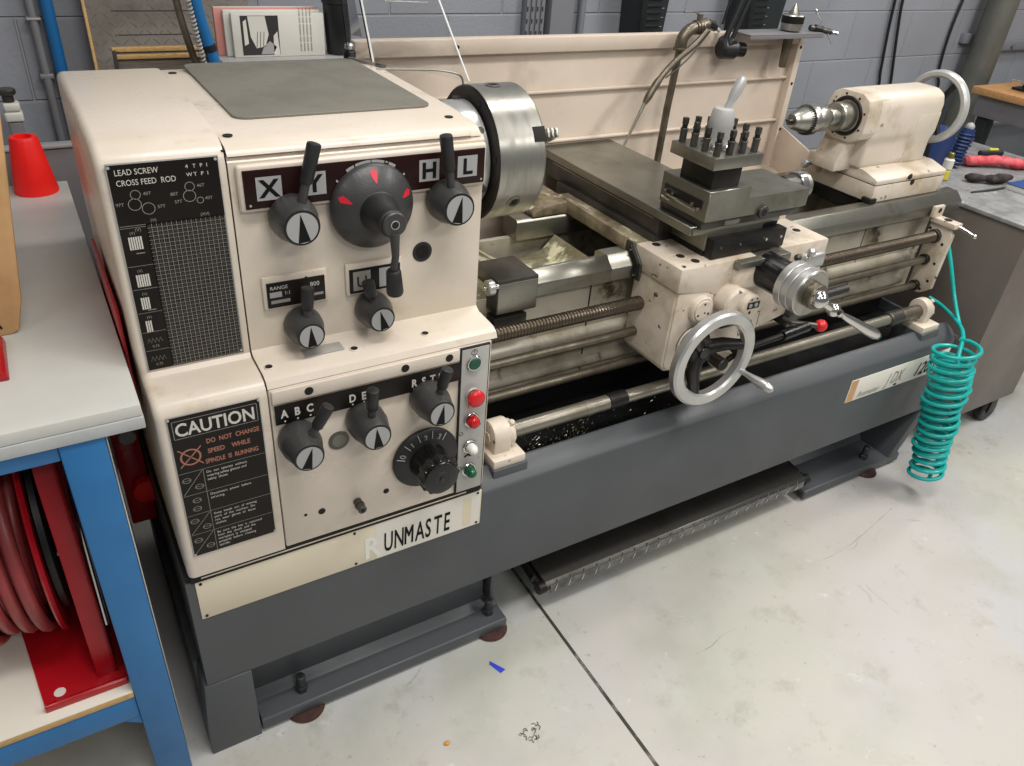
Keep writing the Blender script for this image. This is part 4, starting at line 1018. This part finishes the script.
# ================================================================== WORKBENCH AND WHAT IS ON IT
wb=thing('workbench',(-.7,.5,0),'blue steel workbench with a thick grey-white top at the left edge','workbench')
D=MB(); D.box(-1.5,-.0262,-.014,1.045,.900,.921,'bench_top',.002); D.box(-1.5,-.0250,-.016,1.045,.878,.8995,'bench_edge',.002); D.build('worktop',wb)
for x0,y0 in ((-.146,-.012),(-.146,.98),(-1.45,-.012),(-1.45,.98)):
    D=MB(); D.box(x0,x0+.063,y0,y0+.055,0,.8775,'blue_paint',.003)
    D.build('leg',wb)
D=MB(); 
for y0 in (-.008,.985): D.box(-1.39,-.146,y0,y0+.045,.220,.281,'blue_paint',.003); D.box(-1.39,-.146,y0,y0+.045,.848,.8775,'blue_paint',.003)
D.prism([(-.146,.220),(-.175,.220),(-.146,.195)],'y',-.007,.036,'blue_paint',.001)
D.box(-.145,-.09,.044,.98,.220,.281,'blue_paint',.003)
D.build('rail',wb)
D=MB(); D.box(-1.40,-.1465,-.010,1.03,.2815,.2955,'wood_edge',.001); D.box(-1.40,-.1465,-.010,1.03,.2955,.298,'shelf_white',.0005); D.build('shelf',wb,'white-topped plywood shelf')
D=MB(); D.box(-1.44,-.10,1.036,1.042,.30,.877,'shelf_white',.001); D.box(-.0825,-.0805,.04,.98,.03,.877,'shelf_white',.0005); D.build('back_panel',wb,'pale panel')

hr=thing('hose_reel',(-.24,.27,.298),'red steel hose reel wound with dull red hose on the bench shelf','hose reel')
RX,RY,RZ=-.26,.27,.545
D=MB(); D.prism([(-.287,.015),(-.345,.46),(-.150,.46),(-.150,.015)],'z',.2985,.303,'red_paint',.001)
D.prism([(.012,.2985),(.012,.3115),(.016,.3150),(.022,.3115),(.022,.2985)],'x',-.287,-.1505,'red_paint',.001)
D.cyl((-.262,.045,.303),(-.262,.045,.3036),.010,'shelf_white',seg=20)
D.prism([(.045,.303),(.07,.52),(.10,.74),(.13,.80),(.36,.80),(.38,.74),(.42,.52),(.44,.303)],'x',-.170,-.163,'red_paint',.002)
D.prism([(.045,.303),(.07,.52),(.10,.74),(.13,.80),(.15,.80),(.115,.74),(.085,.52),(.060,.303)],'x',-.198,-.163,'red_paint',.002)
D.cyl((-.36,RY,RZ),(-.175,RY,RZ),.035,'steel_black',seg=24)
D.tube([(-.158,.06,.42),(-.156,.09,.60),(-.156,.13,.76)],.004,'chrome',8)
D.build('frame',hr)
def disc(x,nm):
    D=MB(); D.rev((x-.002,RY,RZ),(1,0,0),[(0,.06),(0,.205),(-.004,.222),(.0,.226),(.005,.222),(.004,.205),(.004,.06)],'red_paint',64,caps=True); D.build(nm,hr)
disc(-.225,'disc'); disc(-.385,'disc')
D=MB(); D.rev((-.219,RY,RZ),(1,0,0),[(0,.03),(0,.185),(.010,.185),(.016,.17),(.016,.03)],'black_plastic',48)
for a in (2.4,3.0,3.6,4.2): D.cyl((-.204,RY+.15*math.cos(a),RZ+.15*math.sin(a)),(-.199,RY+.15*math.cos(a),RZ+.15*math.sin(a)),.007,'chrome',seg=12)
D.build('spring_housing',hr,'black drum beside the reel disc')
D=MB(); P=[]
R=random.Random(2)
for layer,(r_,n_) in enumerate(((.150,6),(.172,6),(.196,5))):
    for i in range(n_*40):
        a=2*PI*i/40; t_=i/(n_*40); xx=-.375+.135*(t_ if layer%2==0 else 1-t_)
        P.append((xx+.006*math.sin(a+layer),RY+(r_+.008*math.sin(a*1.3+layer))*math.cos(a),RZ+(r_+.008*math.sin(a*.7))*math.sin(a)-.006))
D.tube(P,.0115,'hose_red',10); D.build('hose',hr,'dull red rubber hose in loops')

c_=MB(); c_.rev((-.094,.990,.9212),(0,0,1),[(0,.047),(.004,.047),(.122,.030),(.128,.027),(.128,.018),(.10,.018)],'cone_red',44)
o_=c_.build('traffic_cone'); tag(o_,'small bright red cone standing at the back of the bench','cone')
c_=MB(); c_.box(-.120,-.088,1.24,1.275,.0,1.015,'grey_steel',.004,3); c_.box(-.124,-.082,1.236,1.279,1.0155,1.04,'paper',.006,3); c_.box(-.122,-.084,1.238,1.277,1.0405,1.062,'paper',.006,3)
c_.cyl((-.106,1.258,1.062),(-.106,1.258,1.082),.013,'steel_dark',seg=24); c_.cyl((-.106,1.258,1.080),(-.106,1.258,1.094),.021,'steel_dark',seg=28,bev=.003)
o_=c_.build('capped_post'); tag(o_,'pale squared post with a round steel cap rising behind the red cone','post')
c_=MB(); c_.box(-.60,.012,1.075,1.100,0,.992,'grey_steel',.003); c_.box(-.60,.014,1.070,1.104,.992,1.001,'cap_grey',.003)
o_=c_.build('low_partition'); tag(o_,'grey steel partition with a pale top edge behind the bench and cone','partition')
c_=MB(); c_.prism([(-.47,.9215),(-.176,.9215),(-.167,.928),(-.151,.98),(-.122,1.18),(-.104,1.31),(-.36,1.31)],'y',.28,.56,'cardboard',.004,2)
c_.prism([(-.192,.935),(-.189,.935),(-.236,1.10),(-.239,1.10)],'y',.2788,.2805,'ink',0)
o_=c_.build('cardboard_carton'); tag(o_,'tan cardboard carton with a dark slit at the left edge on the bench','cardboard box')
c_=MB(); c_.prism([(-.30,.9215),(-.188,.9215),(-.191,.935),(-.196,.939),(-.30,.939)],'y',.13,.255,'red_paint',.003,2); c_.quad(-.29,-.205,.925,.936,.1295,'rag_red'); c_.prism([(-.26,.9391),(-.212,.9391),(-.212,.9395),(-.26,.9395)],'y',.145,.24,'rag_red',0)
o_=c_.build('small_red_box'); tag(o_,'small red box on the bench in front of the cardboard carton','box')
c_=MB(); c_.box(-.0235,-.0185,.16,.47,.78,.995,'red_paint',.001); c_.box(-.076,-.0222,.45,.97,.30,.872,'red_paint',.004); c_.cyl((-.045,.45,.56),(-.045,.425,.56),.018,'cap_grey',seg=20,bev=.002); c_.rev((-.03,.45,.40),(0,-1,0),[(0,.03),(.02,.03),(.025,.02)],'cone_red',24)
o_=c_.build('red_cabinet'); tag(o_,'narrow red steel cabinet in the gap between bench and lathe','cabinet')

# ================================================================== BACK WALL
def pipe(name,pts,r,m,label,cat,extra=None):
    D=MB(); D.tube(pts,r,m,16)
    if extra: extra(D)
    return tag(D.build(name),label,cat)
pipe('conduit',[(-.006,1.345,0),(-.006,1.345,2.4)],.010,'conduit','thin grey conduit on the block wall left of the lathe','pipe',lambda D:(D.box(-.022,.010,1.335,1.3745,1.095,1.107,'conduit',.002),D.box(-.022,.010,1.333,1.3745,1.236,1.242,'cap_grey',.002)))
pipe('air_pipe',[(.030,1.338,.0),(.030,1.338,2.4)],.015,'pipe_blue','vertical blue pipe beside the thin grey conduit','pipe')
# patterned board
bd=MB(); bd.prism([(1.2284,.0),(1.31,1.55),(1.322,1.55),(1.2404,.0)],'x',.112,.52,'hardboard',.001)
bd.prism([(1.2244,.0),(1.307,1.55),(1.324,1.55),(1.2424,.0)],'x',.106,.113,'wood_edge',.001)
Mb=Matrix.Rotation(-math.atan2(.05,.95),4,'X')
def on_board(x,z): return Vector((x,1.26+(z-.60)*.05/.95-.0006,z))
for i in range(16):
    for j in range(22):
        x=.118+i*.025+(.0125 if j%2 else 0); z=1.02+j*.021; s_=1 if (i+j)%2 else -1
        a_=on_board(x-.008,z-.007*s_); b_=on_board(x+.008,z+.007*s_); q_=Vector((0,0,.0022))
        bd.add([a_,b_,b_+q_,a_+q_],[(0,1,2,3)],'hardboard' if False else 'old_wood',False)
for z in (1.205,1.262): bd.add([on_board(.17,z),on_board(.36,z),on_board(.36,z+.002),on_board(.17,z+.002)],[(0,1,2,3)],'seam',False)
tag(bd.build('patterned_board'),'grey-brown herringbone patterned board with a thin golden edge leaning on the wall','board')
bd=MB(); bd.box(.150,.378,1.18,1.222,.0,1.182,'old_wood',.002); bd.box(.144,.380,1.180,1.195,1.186,1.196,'wood_edge',.001); bd.box(.146,.378,1.172,1.205,1.170,1.180,'wood_edge',.001); bd.box(.143,.152,1.17,1.18,.0,1.19,'bolt_dark',.001)
for x in (.22,.235,.18): bd.box(x,x+.006,1.178,1.1805,1.135,1.140,'seam',0)
tag(bd.build('wooden_board'),'weathered wooden boards stacked in front of the patterned board','board')
# hoses/cables beside the boards
pipe('blue_hose',curve_pts([(.300,.905,1.42),(.308,.905,1.33),(.322,.905,1.25),(.338,.905,1.16),(.342,.905,.95),(.342,.905,.013)],6),.0135,'pipe_blue','thick blue hose between the boards and the magazines','hose',lambda D:D.cyl((.3225,.905,1.250),(.3260,.905,1.236),.0155,'black_plastic',seg=18))
pipe('dark_cable',curve_pts([(.262,.915,1.42),(.270,.915,1.32),(.286,.915,1.23),(.308,.915,1.13),(.312,.915,.9),(.312,.915,.008)],6),.008,'lead_steel','dark brown-grey cable beside the blue hose','cable')
D=MB(); D.tube(helix((.279,.895,1.42),(.306,.895,1.205),.005,.005,26,0,10),.0022,'cap_grey',6); tag(D.build('spiral_wrap'),'pale spiral cable wrap between the dark cable and blue hose','cable wrap')
# electrical cabinet behind the headstock with magazines
ec=MB(); ec.box(.362,.735,.93,1.13,.0,1.192,'wall_trim',.004); ec.box(.358,.742,.925,1.135,1.190,1.203,'cap_grey',.003)
for k in range(3): ec.box(.375+.12*k,.46+.12*k,.9285,.9305,1.165,1.182,'ink_dark',.001)
tag(ec.build('control_cabinet'),'grey control cabinet behind the headstock with vents along its top','cabinet')
mg=MB(); mg.box(.398,.626,.985,1.000,1.2035,1.303,'paper',.001)
Y=.9846
mg.quad(.418,.510,1.208,1.298,Y,'ink_dark'); mg.poly([(.436,1.297),(.478,1.297),(.484,1.255),(.474,1.228),(.452,1.224),(.440,1.250)],Y-.0004,'paper'); mg.poly([(.424,1.285),(.432,1.290),(.434,1.235),(.424,1.230)],Y-.0004,'paper')
mg.poly([(.462,1.210),(.492,1.210),(.502,1.226),(.486,1.240),(.470,1.228)],Y-.0004,'cap_grey'); mg.poly([(.494,1.208),(.509,1.208),(.506,1.262),(.496,1.252)],Y-.0004,'paper')
for q in range(3): mg.poly([(.452+.008*q,1.226),(.4535+.008*q,1.226),(.458+.008*q,1.262),(.4565+.008*q,1.262)],Y-.0007,'ink_dark')
for k,(s_,x) in enumerate((('the quick notes on tooling',.566),('for the machine shop floor',.575),('and a list of small parts',.584),('sizes speeds and feeds',.593))):
    mg.text('mmm mm mmmm mm mmm',.0085,(x,Y,1.214),'ink_dark',1.0,ang=PI/2)
mg.text('GUIDE',.022,(.632,Y,1.232),'ink_dark',.7,ang=PI/2) if False else None
mgo=tag(mg.build('magazine'),'white magazine with a dark picture standing foremost on the grey cabinet','magazine','magazines on the control cabinet')
for i,(m_,x0,x1,z1,lab) in enumerate((('paper',.384,.622,1.307,'second magazine in the row, pale spine just behind the white cover'),('paper_pink',.366,.612,1.311,'pink magazine leaning third in the row behind the white ones'),('wood_edge',.384,.626,1.309,'tan edged magazine at the back of the row'))):
    q=MB(); y0=1.004+.017*i; q.box(x0,x1,y0,y0+.013,1.2035,z1,m_,.001); 
    q.box(x0+.002,x1-.002,y0+.002,y0+.011,z1-.0005,z1+.0005,'paper',0)
    tag(q.build('magazine'),lab,'magazine','magazines on the control cabinet')
q=MB(); q.rev((.668,1.00,1.2035),(0,0,1),[(0,.028),(.004,.031),(.120,.036),(.122,.039),(.134,.039),(.137,.036),(.20,.036),(.21,.03)],'black_plastic',36)
tag(q.build('black_canister'),'tall black plastic canister standing on the grey cabinet right of the magazines','canister')
# wall uprights
q=MB(); q.box(1.452,1.532,1.35,1.3745,.0,2.4,'wall_trim',.002)
for i in range(4):
    q.box(1.4535+.020*i,1.4545+.020*i,1.343,1.3505,.0,2.4,'wall_trim',.0004)
    for k in range(26): q.box(1.459+.020*i,1.464+.020*i,1.3488,1.3502,1.02+k*.038,1.034+k*.038,'ink_dark',0)
tag(q.build('slotted_upright'),'grey slotted metal upright fixed to the block wall','upright')
q=MB(); q.box(1.545,1.640,1.33,1.3745,.0,2.4,'wall_trim',.003); tag(q.build('wall_duct'),'flat grey duct on the wall beside the slotted upright','duct')
pipe('conduit',[(1.690,1.355,.0),(1.690,1.355,2.4)],.013,'wall_trim','grey conduit on the wall right of the flat duct','pipe')
def louvre(x0,x1,label,slant):
    q=MB(); q.prism([(x0+.02,1.155),(x0-.004,1.60),(x1+slant,1.60),(x1,1.155)],'y',1.25,1.3749,'dark_teal_plastic',.006,3)
    for k in range(9): q.box(x0+.022,x0+.10,1.244,1.251,1.165+k*.022,1.173+k*.022,'black_plastic',.001)
    q.prism([(x0+.005,1.15),(x0-.02,1.60),(x0+.01,1.60),(x0+.035,1.15)],'y',1.235,1.25,'black_plastic',.004)
    for k in range(7): q.quad(x0+.105,x0+.115,1.18+k*.03,1.182+k*.03,1.2494,'cap_grey')
    tag(q.build('louvred_case'),label,'case','louvred cases on the wall')
louvre(1.86,1.985,'dark louvred plastic case on the wall, nearer the clear chuck guard',.03)
louvre(2.39,2.58,'dark louvred plastic case on the wall behind the work lamp',.05)
# black cables on the right wall
pipe('power_cable',curve_pts([(3.40,1.362,1.50),(3.425,1.362,1.29),(3.445,1.362,1.15),(3.48,1.362,.98),(3.51,1.362,.80),(3.51,1.362,.004)],6),.0065,'black_plastic','left of the two parallel black cables on the wall above the tailstock','cable')
pipe('power_cable',curve_pts([(3.47,1.362,1.50),(3.48,1.362,1.29),(3.515,1.362,1.15),(3.555,1.362,1.02),(3.595,1.362,.88),(3.63,1.362,.6),(3.63,1.362,.004)],6),.0065,'black_plastic','right of the two parallel black cables on the wall above the tailstock','cable')
pipe('power_cable',curve_pts([(4.0,1.362,1.55),(3.945,1.362,1.29),(3.93,1.362,1.12),(3.95,1.362,.95),(4.0,1.362,.80),(4.0,1.362,.004)],6),.0065,'black_plastic','single black cable on the wall running down behind the tailstock handwheel','cable')
# heavy post with clamps
q=MB(); q.cyl((4.13,1.27,0),(4.13,1.27,2.4),.070,'post_steel',seg=40); q.box(4.262,4.365,1.342,1.3745,0,2.4,'black_plastic',.003)
tag(q.build('steel_post'),'thick dull steel post standing against the right end of the wall','post')
q=MB(); q.box(4.05,4.245,1.345,1.3748,1.088,1.135,'wall_trim',.003); q.cyl((4.20,1.345,1.108),(4.20,1.335,1.108),.012,'grey_steel',seg=20); tag(q.build('pipe_clamp'),'flat grey bracket bolted left of the steel post','bracket')
q=MB(); q.box(4.38,4.75,1.345,1.3748,1.045,1.092,'wall_trim',.003); q.cyl((4.50,1.345,1.068),(4.50,1.335,1.068),.012,'grey_steel',seg=20); tag(q.build('pipe_clamp'),'flat grey bracket bolted right of the steel post','bracket')
pipe('wall_rail',[(3.6,1.35,.66),(6.2,1.35,.66)],.014,'cap_grey','thin pale horizontal rail low on the wall under the wooden bench','rail')
# wooden bench at the right
b2=thing('wooden_workbench',(4.4,.8,0),'wooden topped bench with grey frame at the right edge of the photo','workbench')
q=MB(); q.box(3.85,5.3,.55,1.105,.918,.950,'wood',.003); q.build('worktop',b2)
q=MB(); q.box(3.88,5.25,.60,1.08,.82,.9175,'grey_steel',.004); q.build('apron_rail',b2)
for x0,y0 in ((3.90,1.0),(5.15,1.0),(5.15,.6)): q=MB(); q.box(x0,x0+.06,y0,y0+.06,0,.82,'black_plastic',.004); q.build('leg',b2)
v=thing('bench_vise',(4.05,.92,.950),'small black bench vise on the wooden bench','vise')
q=MB(); q.box(3.99,4.14,.85,1.0,.9505,.962,'black_plastic',.003); q.box(4.02,4.12,.88,.97,.962,1.03,'black_plastic',.006); q.build('base',v)
q=MB(); q.box(4.00,4.03,.87,.98,1.03,1.07,'black_plastic',.004); q.box(4.06,4.13,.87,.98,1.03,1.07,'steel_dark',.004); q.build('jaw',v)
q=MB(); q.cyl((4.00,.925,1.0),(3.93,.925,1.0),.010,'chrome'); q.cyl((3.935,.87,1.0),(3.935,.98,1.0),.006,'chrome'); q.sphere((3.935,.87,1.0),.009,'chrome'); q.build('handle',v)

# ================================================================== ROLLING CABINET AT THE RIGHT
cb=thing('rolling_cabinet',(2.85,.4,0),'brown-grey steel rolling cabinet with a scuffed top beyond the lathe','cabinet')
q=MB(); q.box(2.50,2.94,.0,.72,.105,.826,'cabinet_grey',.004); q.build('body',cb)
q=MB(); q.box(2.49,3.30,-.008,.78,.8265,.840,'cabinet_top',.003); q.build('top',cb,'grey scuffed top sheet')
q=MB(); q.box(2.94,3.28,.02,.72,.30,.826,'cabinet_grey',.004); q.build('side_bin',cb)
for x,y in ((2.84,.03),(2.56,.03),(2.86,.64),(2.56,.64)):
    q=MB(); q.cyl((x-.0,y-.018,.050),(x,y+.018,.050),.050,'rubber_black',seg=30,bev=.006); q.cyl((x,y-.020,.05),(x,y+.020,.05),.016,'steel_dark'); q.box(x-.02,x+.02,y-.025,y-.021,.045,.105,'steel_dark',.001); q.box(x-.02,x+.02,y+.021,y+.025,.045,.105,'steel_dark',.001); q.build('caster',cb)
# items on top
def blob(name,pts,rs,m,label,cat,flat=1.):
    D=MB(); D.tube(pts,rs,m,12)
    o=D.build(name); z0=min(v.co.z for v in o.data.vertices)
    for v_ in o.data.vertices: v_.co.z=.8402+(v_.co.z-z0)*flat
    return tag(o,label,cat)
blob('red_rag',curve_pts([(2.90,.50,.86),(2.95,.475,.862),(3.03,.44,.865),(3.08,.40,.86),(3.14,.38,.858)],5),[.012]+[.024]*6+[.021,.024,.027]*4+[.020,.014],'rag_red','crumpled pinkish red rag lying on the rolling cabinet','rag',.75)
blob('dark_glove',curve_pts([(2.72,.375,.86),(2.77,.345,.86),(2.80,.32,.862),(2.85,.32,.86),(2.90,.315,.86)],5),[.010,.018,.022,.02,.018,.016,.014,.017,.020,.022,.020,.018,.02,.022,.024,.022,.02,.018,.016,.014,.010],'glove_dark','crumpled dark glove lying in front of the red rag','glove',.7)
D=MB(); D.box(2.80,3.0,.13,.27,.8403,.8585,'paper',.001); D.box(2.798,3.002,.128,.272,.8583,.8615,'book_blue',.001)
tag(D.build('blue_book'),'blue covered book lying on the front of the rolling cabinet','book')
D=MB(); D.tube([(2.62,.285,.844),(2.70,.275,.844),(2.79,.27,.8445)],[.003,.0045,.004],'steel_dark',8); tag(D.build('metal_file'),'thin dark file lying beside the blue book','file')
D=MB(); D.tube([(2.80,.60,.853),(2.90,.53,.853),(2.97,.49,.853)],[.006,.008,.012],'black_plastic',10); tag(D.build('black_handled_tool'),'black handled tool pointing at the red rag','hand tool')
D=MB(); D.tube([(3.10,.56,.853),(3.20,.53,.853)],[.010,.012],'black_plastic',10); D.tube([(3.14,.55,.865),(3.18,.54,.865)],.006,'yellow',8); tag(D.build('yellow_marked_tool'),'black tool with a yellow mark behind the red rag','hand tool')
D=MB(); D.prism([(2.66,.8403),(2.78,.8403),(2.80,.95),(2.72,1.00),(2.66,.96)],'y',.50,.535,'blue_tool',.006,2); D.tube([(2.66,.50,.86),(2.63,.50,.95)],.008,'black_plastic',8)
D.tube([(2.84,.505,.8505),(2.86,.505,.98)],.024,'blue_tool',16)
D.tube(helix((2.84,.505,.86),(2.86,.505,.97),.027,.027,9,0,12),.004,'blue_tool',6); D.sphere((2.862,.505,.985),.016,'cap_grey')
tag(D.build('blue_clamp'),'blue tool with a ribbed handle standing behind the tailstock handwheel','tool')
D=MB(); D.cyl((2.66,.42,.8403),(2.66,.42,.875),.016,'yellow',seg=20,bev=.003); D.cyl((2.66,.42,.875),(2.66,.42,.915),.017,'paper',seg=20,bev=.005); D.cyl((2.66,.42,.915),(2.66,.42,.935),.010,'brass',seg=16,bev=.002)
tag(D.build('small_bottle'),'small pale bottle with a yellow base right of the tailstock','bottle')

# ---- bits on the floor
D=MB(); D.add([(.600,-.078,.0008),(.612,-.112,.0008),(.628,-.108,.0010),(.604,-.070,.003)],[(0,1,2,3)],'blue_chip',False); D.add([(.600,-.078,.0008),(.604,-.070,.003),(.598,-.082,.0005)],[(0,1,2)],'blue_chip',False)
tag(D.build('plastic_scrap'),'tiny blue plastic scrap on the floor near the front foot','scrap')
D=MB(); D.sphere((.415,-.215,.003),.005,'orange_chip',1.4,1,.5); tag(D.build('orange_crumb'),'tiny orange crumb on the floor in front of the left stand','scrap')
D=MB()
for i in range(16): 
    x=.595+R.uniform(-.02,.02); y=-.29+R.uniform(-.02,.02); a=R.random()*PI
    D.tube([(x,y,.001),(x+.008*math.cos(a),y+.008*math.sin(a),.003),(x+.012*math.cos(a+.6),y+.012*math.sin(a+.6),.001)],.0008,'steel_dark',5)
tag(D.build('metal_shavings'),'small tangle of metal shavings on the open floor','metal shavings',kind='stuff')

# ================================================================== LIGHT AND CAMERA
def area(x,y,z,sx,sy,e,col=(1,.97,.93),rot=(0,0,0)):
    l=bpy.data.lights.new('ceiling_and_fill_light','AREA'); l.shape='RECTANGLE'; l.size=sx; l.size_y=sy; l.energy=e; l.color=col
    o=bpy.data.objects.new('ceiling_and_fill_light',l); o.location=(x,y,z); o.rotation_euler=rot; COL.objects.link(o); return o
area(3.0,-.9,3.0,.5,1.4,70)
area(.6,-.75,3.0,1.3,.35,48)
area(.6,-2.6,3.0,1.3,.35,45)
area(3.2,-2.9,3.0,1.3,.35,40)
area(-1.8,-1.6,3.0,.35,1.3,20)
area(1.6,.55,3.0,1.3,.30,24)  # fill light added to brighten the back wall, not a known fixture
area(4.2,.45,3.0,1.3,.30,26)  # another added fill, lifting the right part of the wall
W=bpy.data.worlds.new('world'); bpy.context.scene.world=W; W.use_nodes=True
W.node_tree.nodes['Background'].inputs[0].default_value=(.92,.95,1,1); W.node_tree.nodes['Background'].inputs[1].default_value=.22
Rm=((0.8593315880648534,-0.5062728016793941,0.07236761729968658),(-0.2246515993038707,-0.5008017892590932,-0.8359002493151345),(0.4594353933733776,0.7020579877435965,-0.5440897914510641))
cam=bpy.data.cameras.new('camera'); co=bpy.data.objects.new('camera',cam); COL.objects.link(co)
right=Vector(Rm[0]); up_=-Vector(Rm[1]); back=-Vector(Rm[2])
M=Matrix((right,up_,back)).transposed().to_4x4(); M.translation=(-0.0755181,-1.1013544,1.6240808)
co.matrix_world=M; cam.sensor_fit='HORIZONTAL'; cam.sensor_width=36; cam.lens=777.249/1024*36; cam.clip_start=.02
sc=bpy.context.scene; sc.camera=co
sc.view_settings.view_transform='Standard'; sc.view_settings.look='None'; sc.view_settings.gamma=1; sc.view_settings.use_curve_mapping=False; sc.view_settings.exposure=-0.32
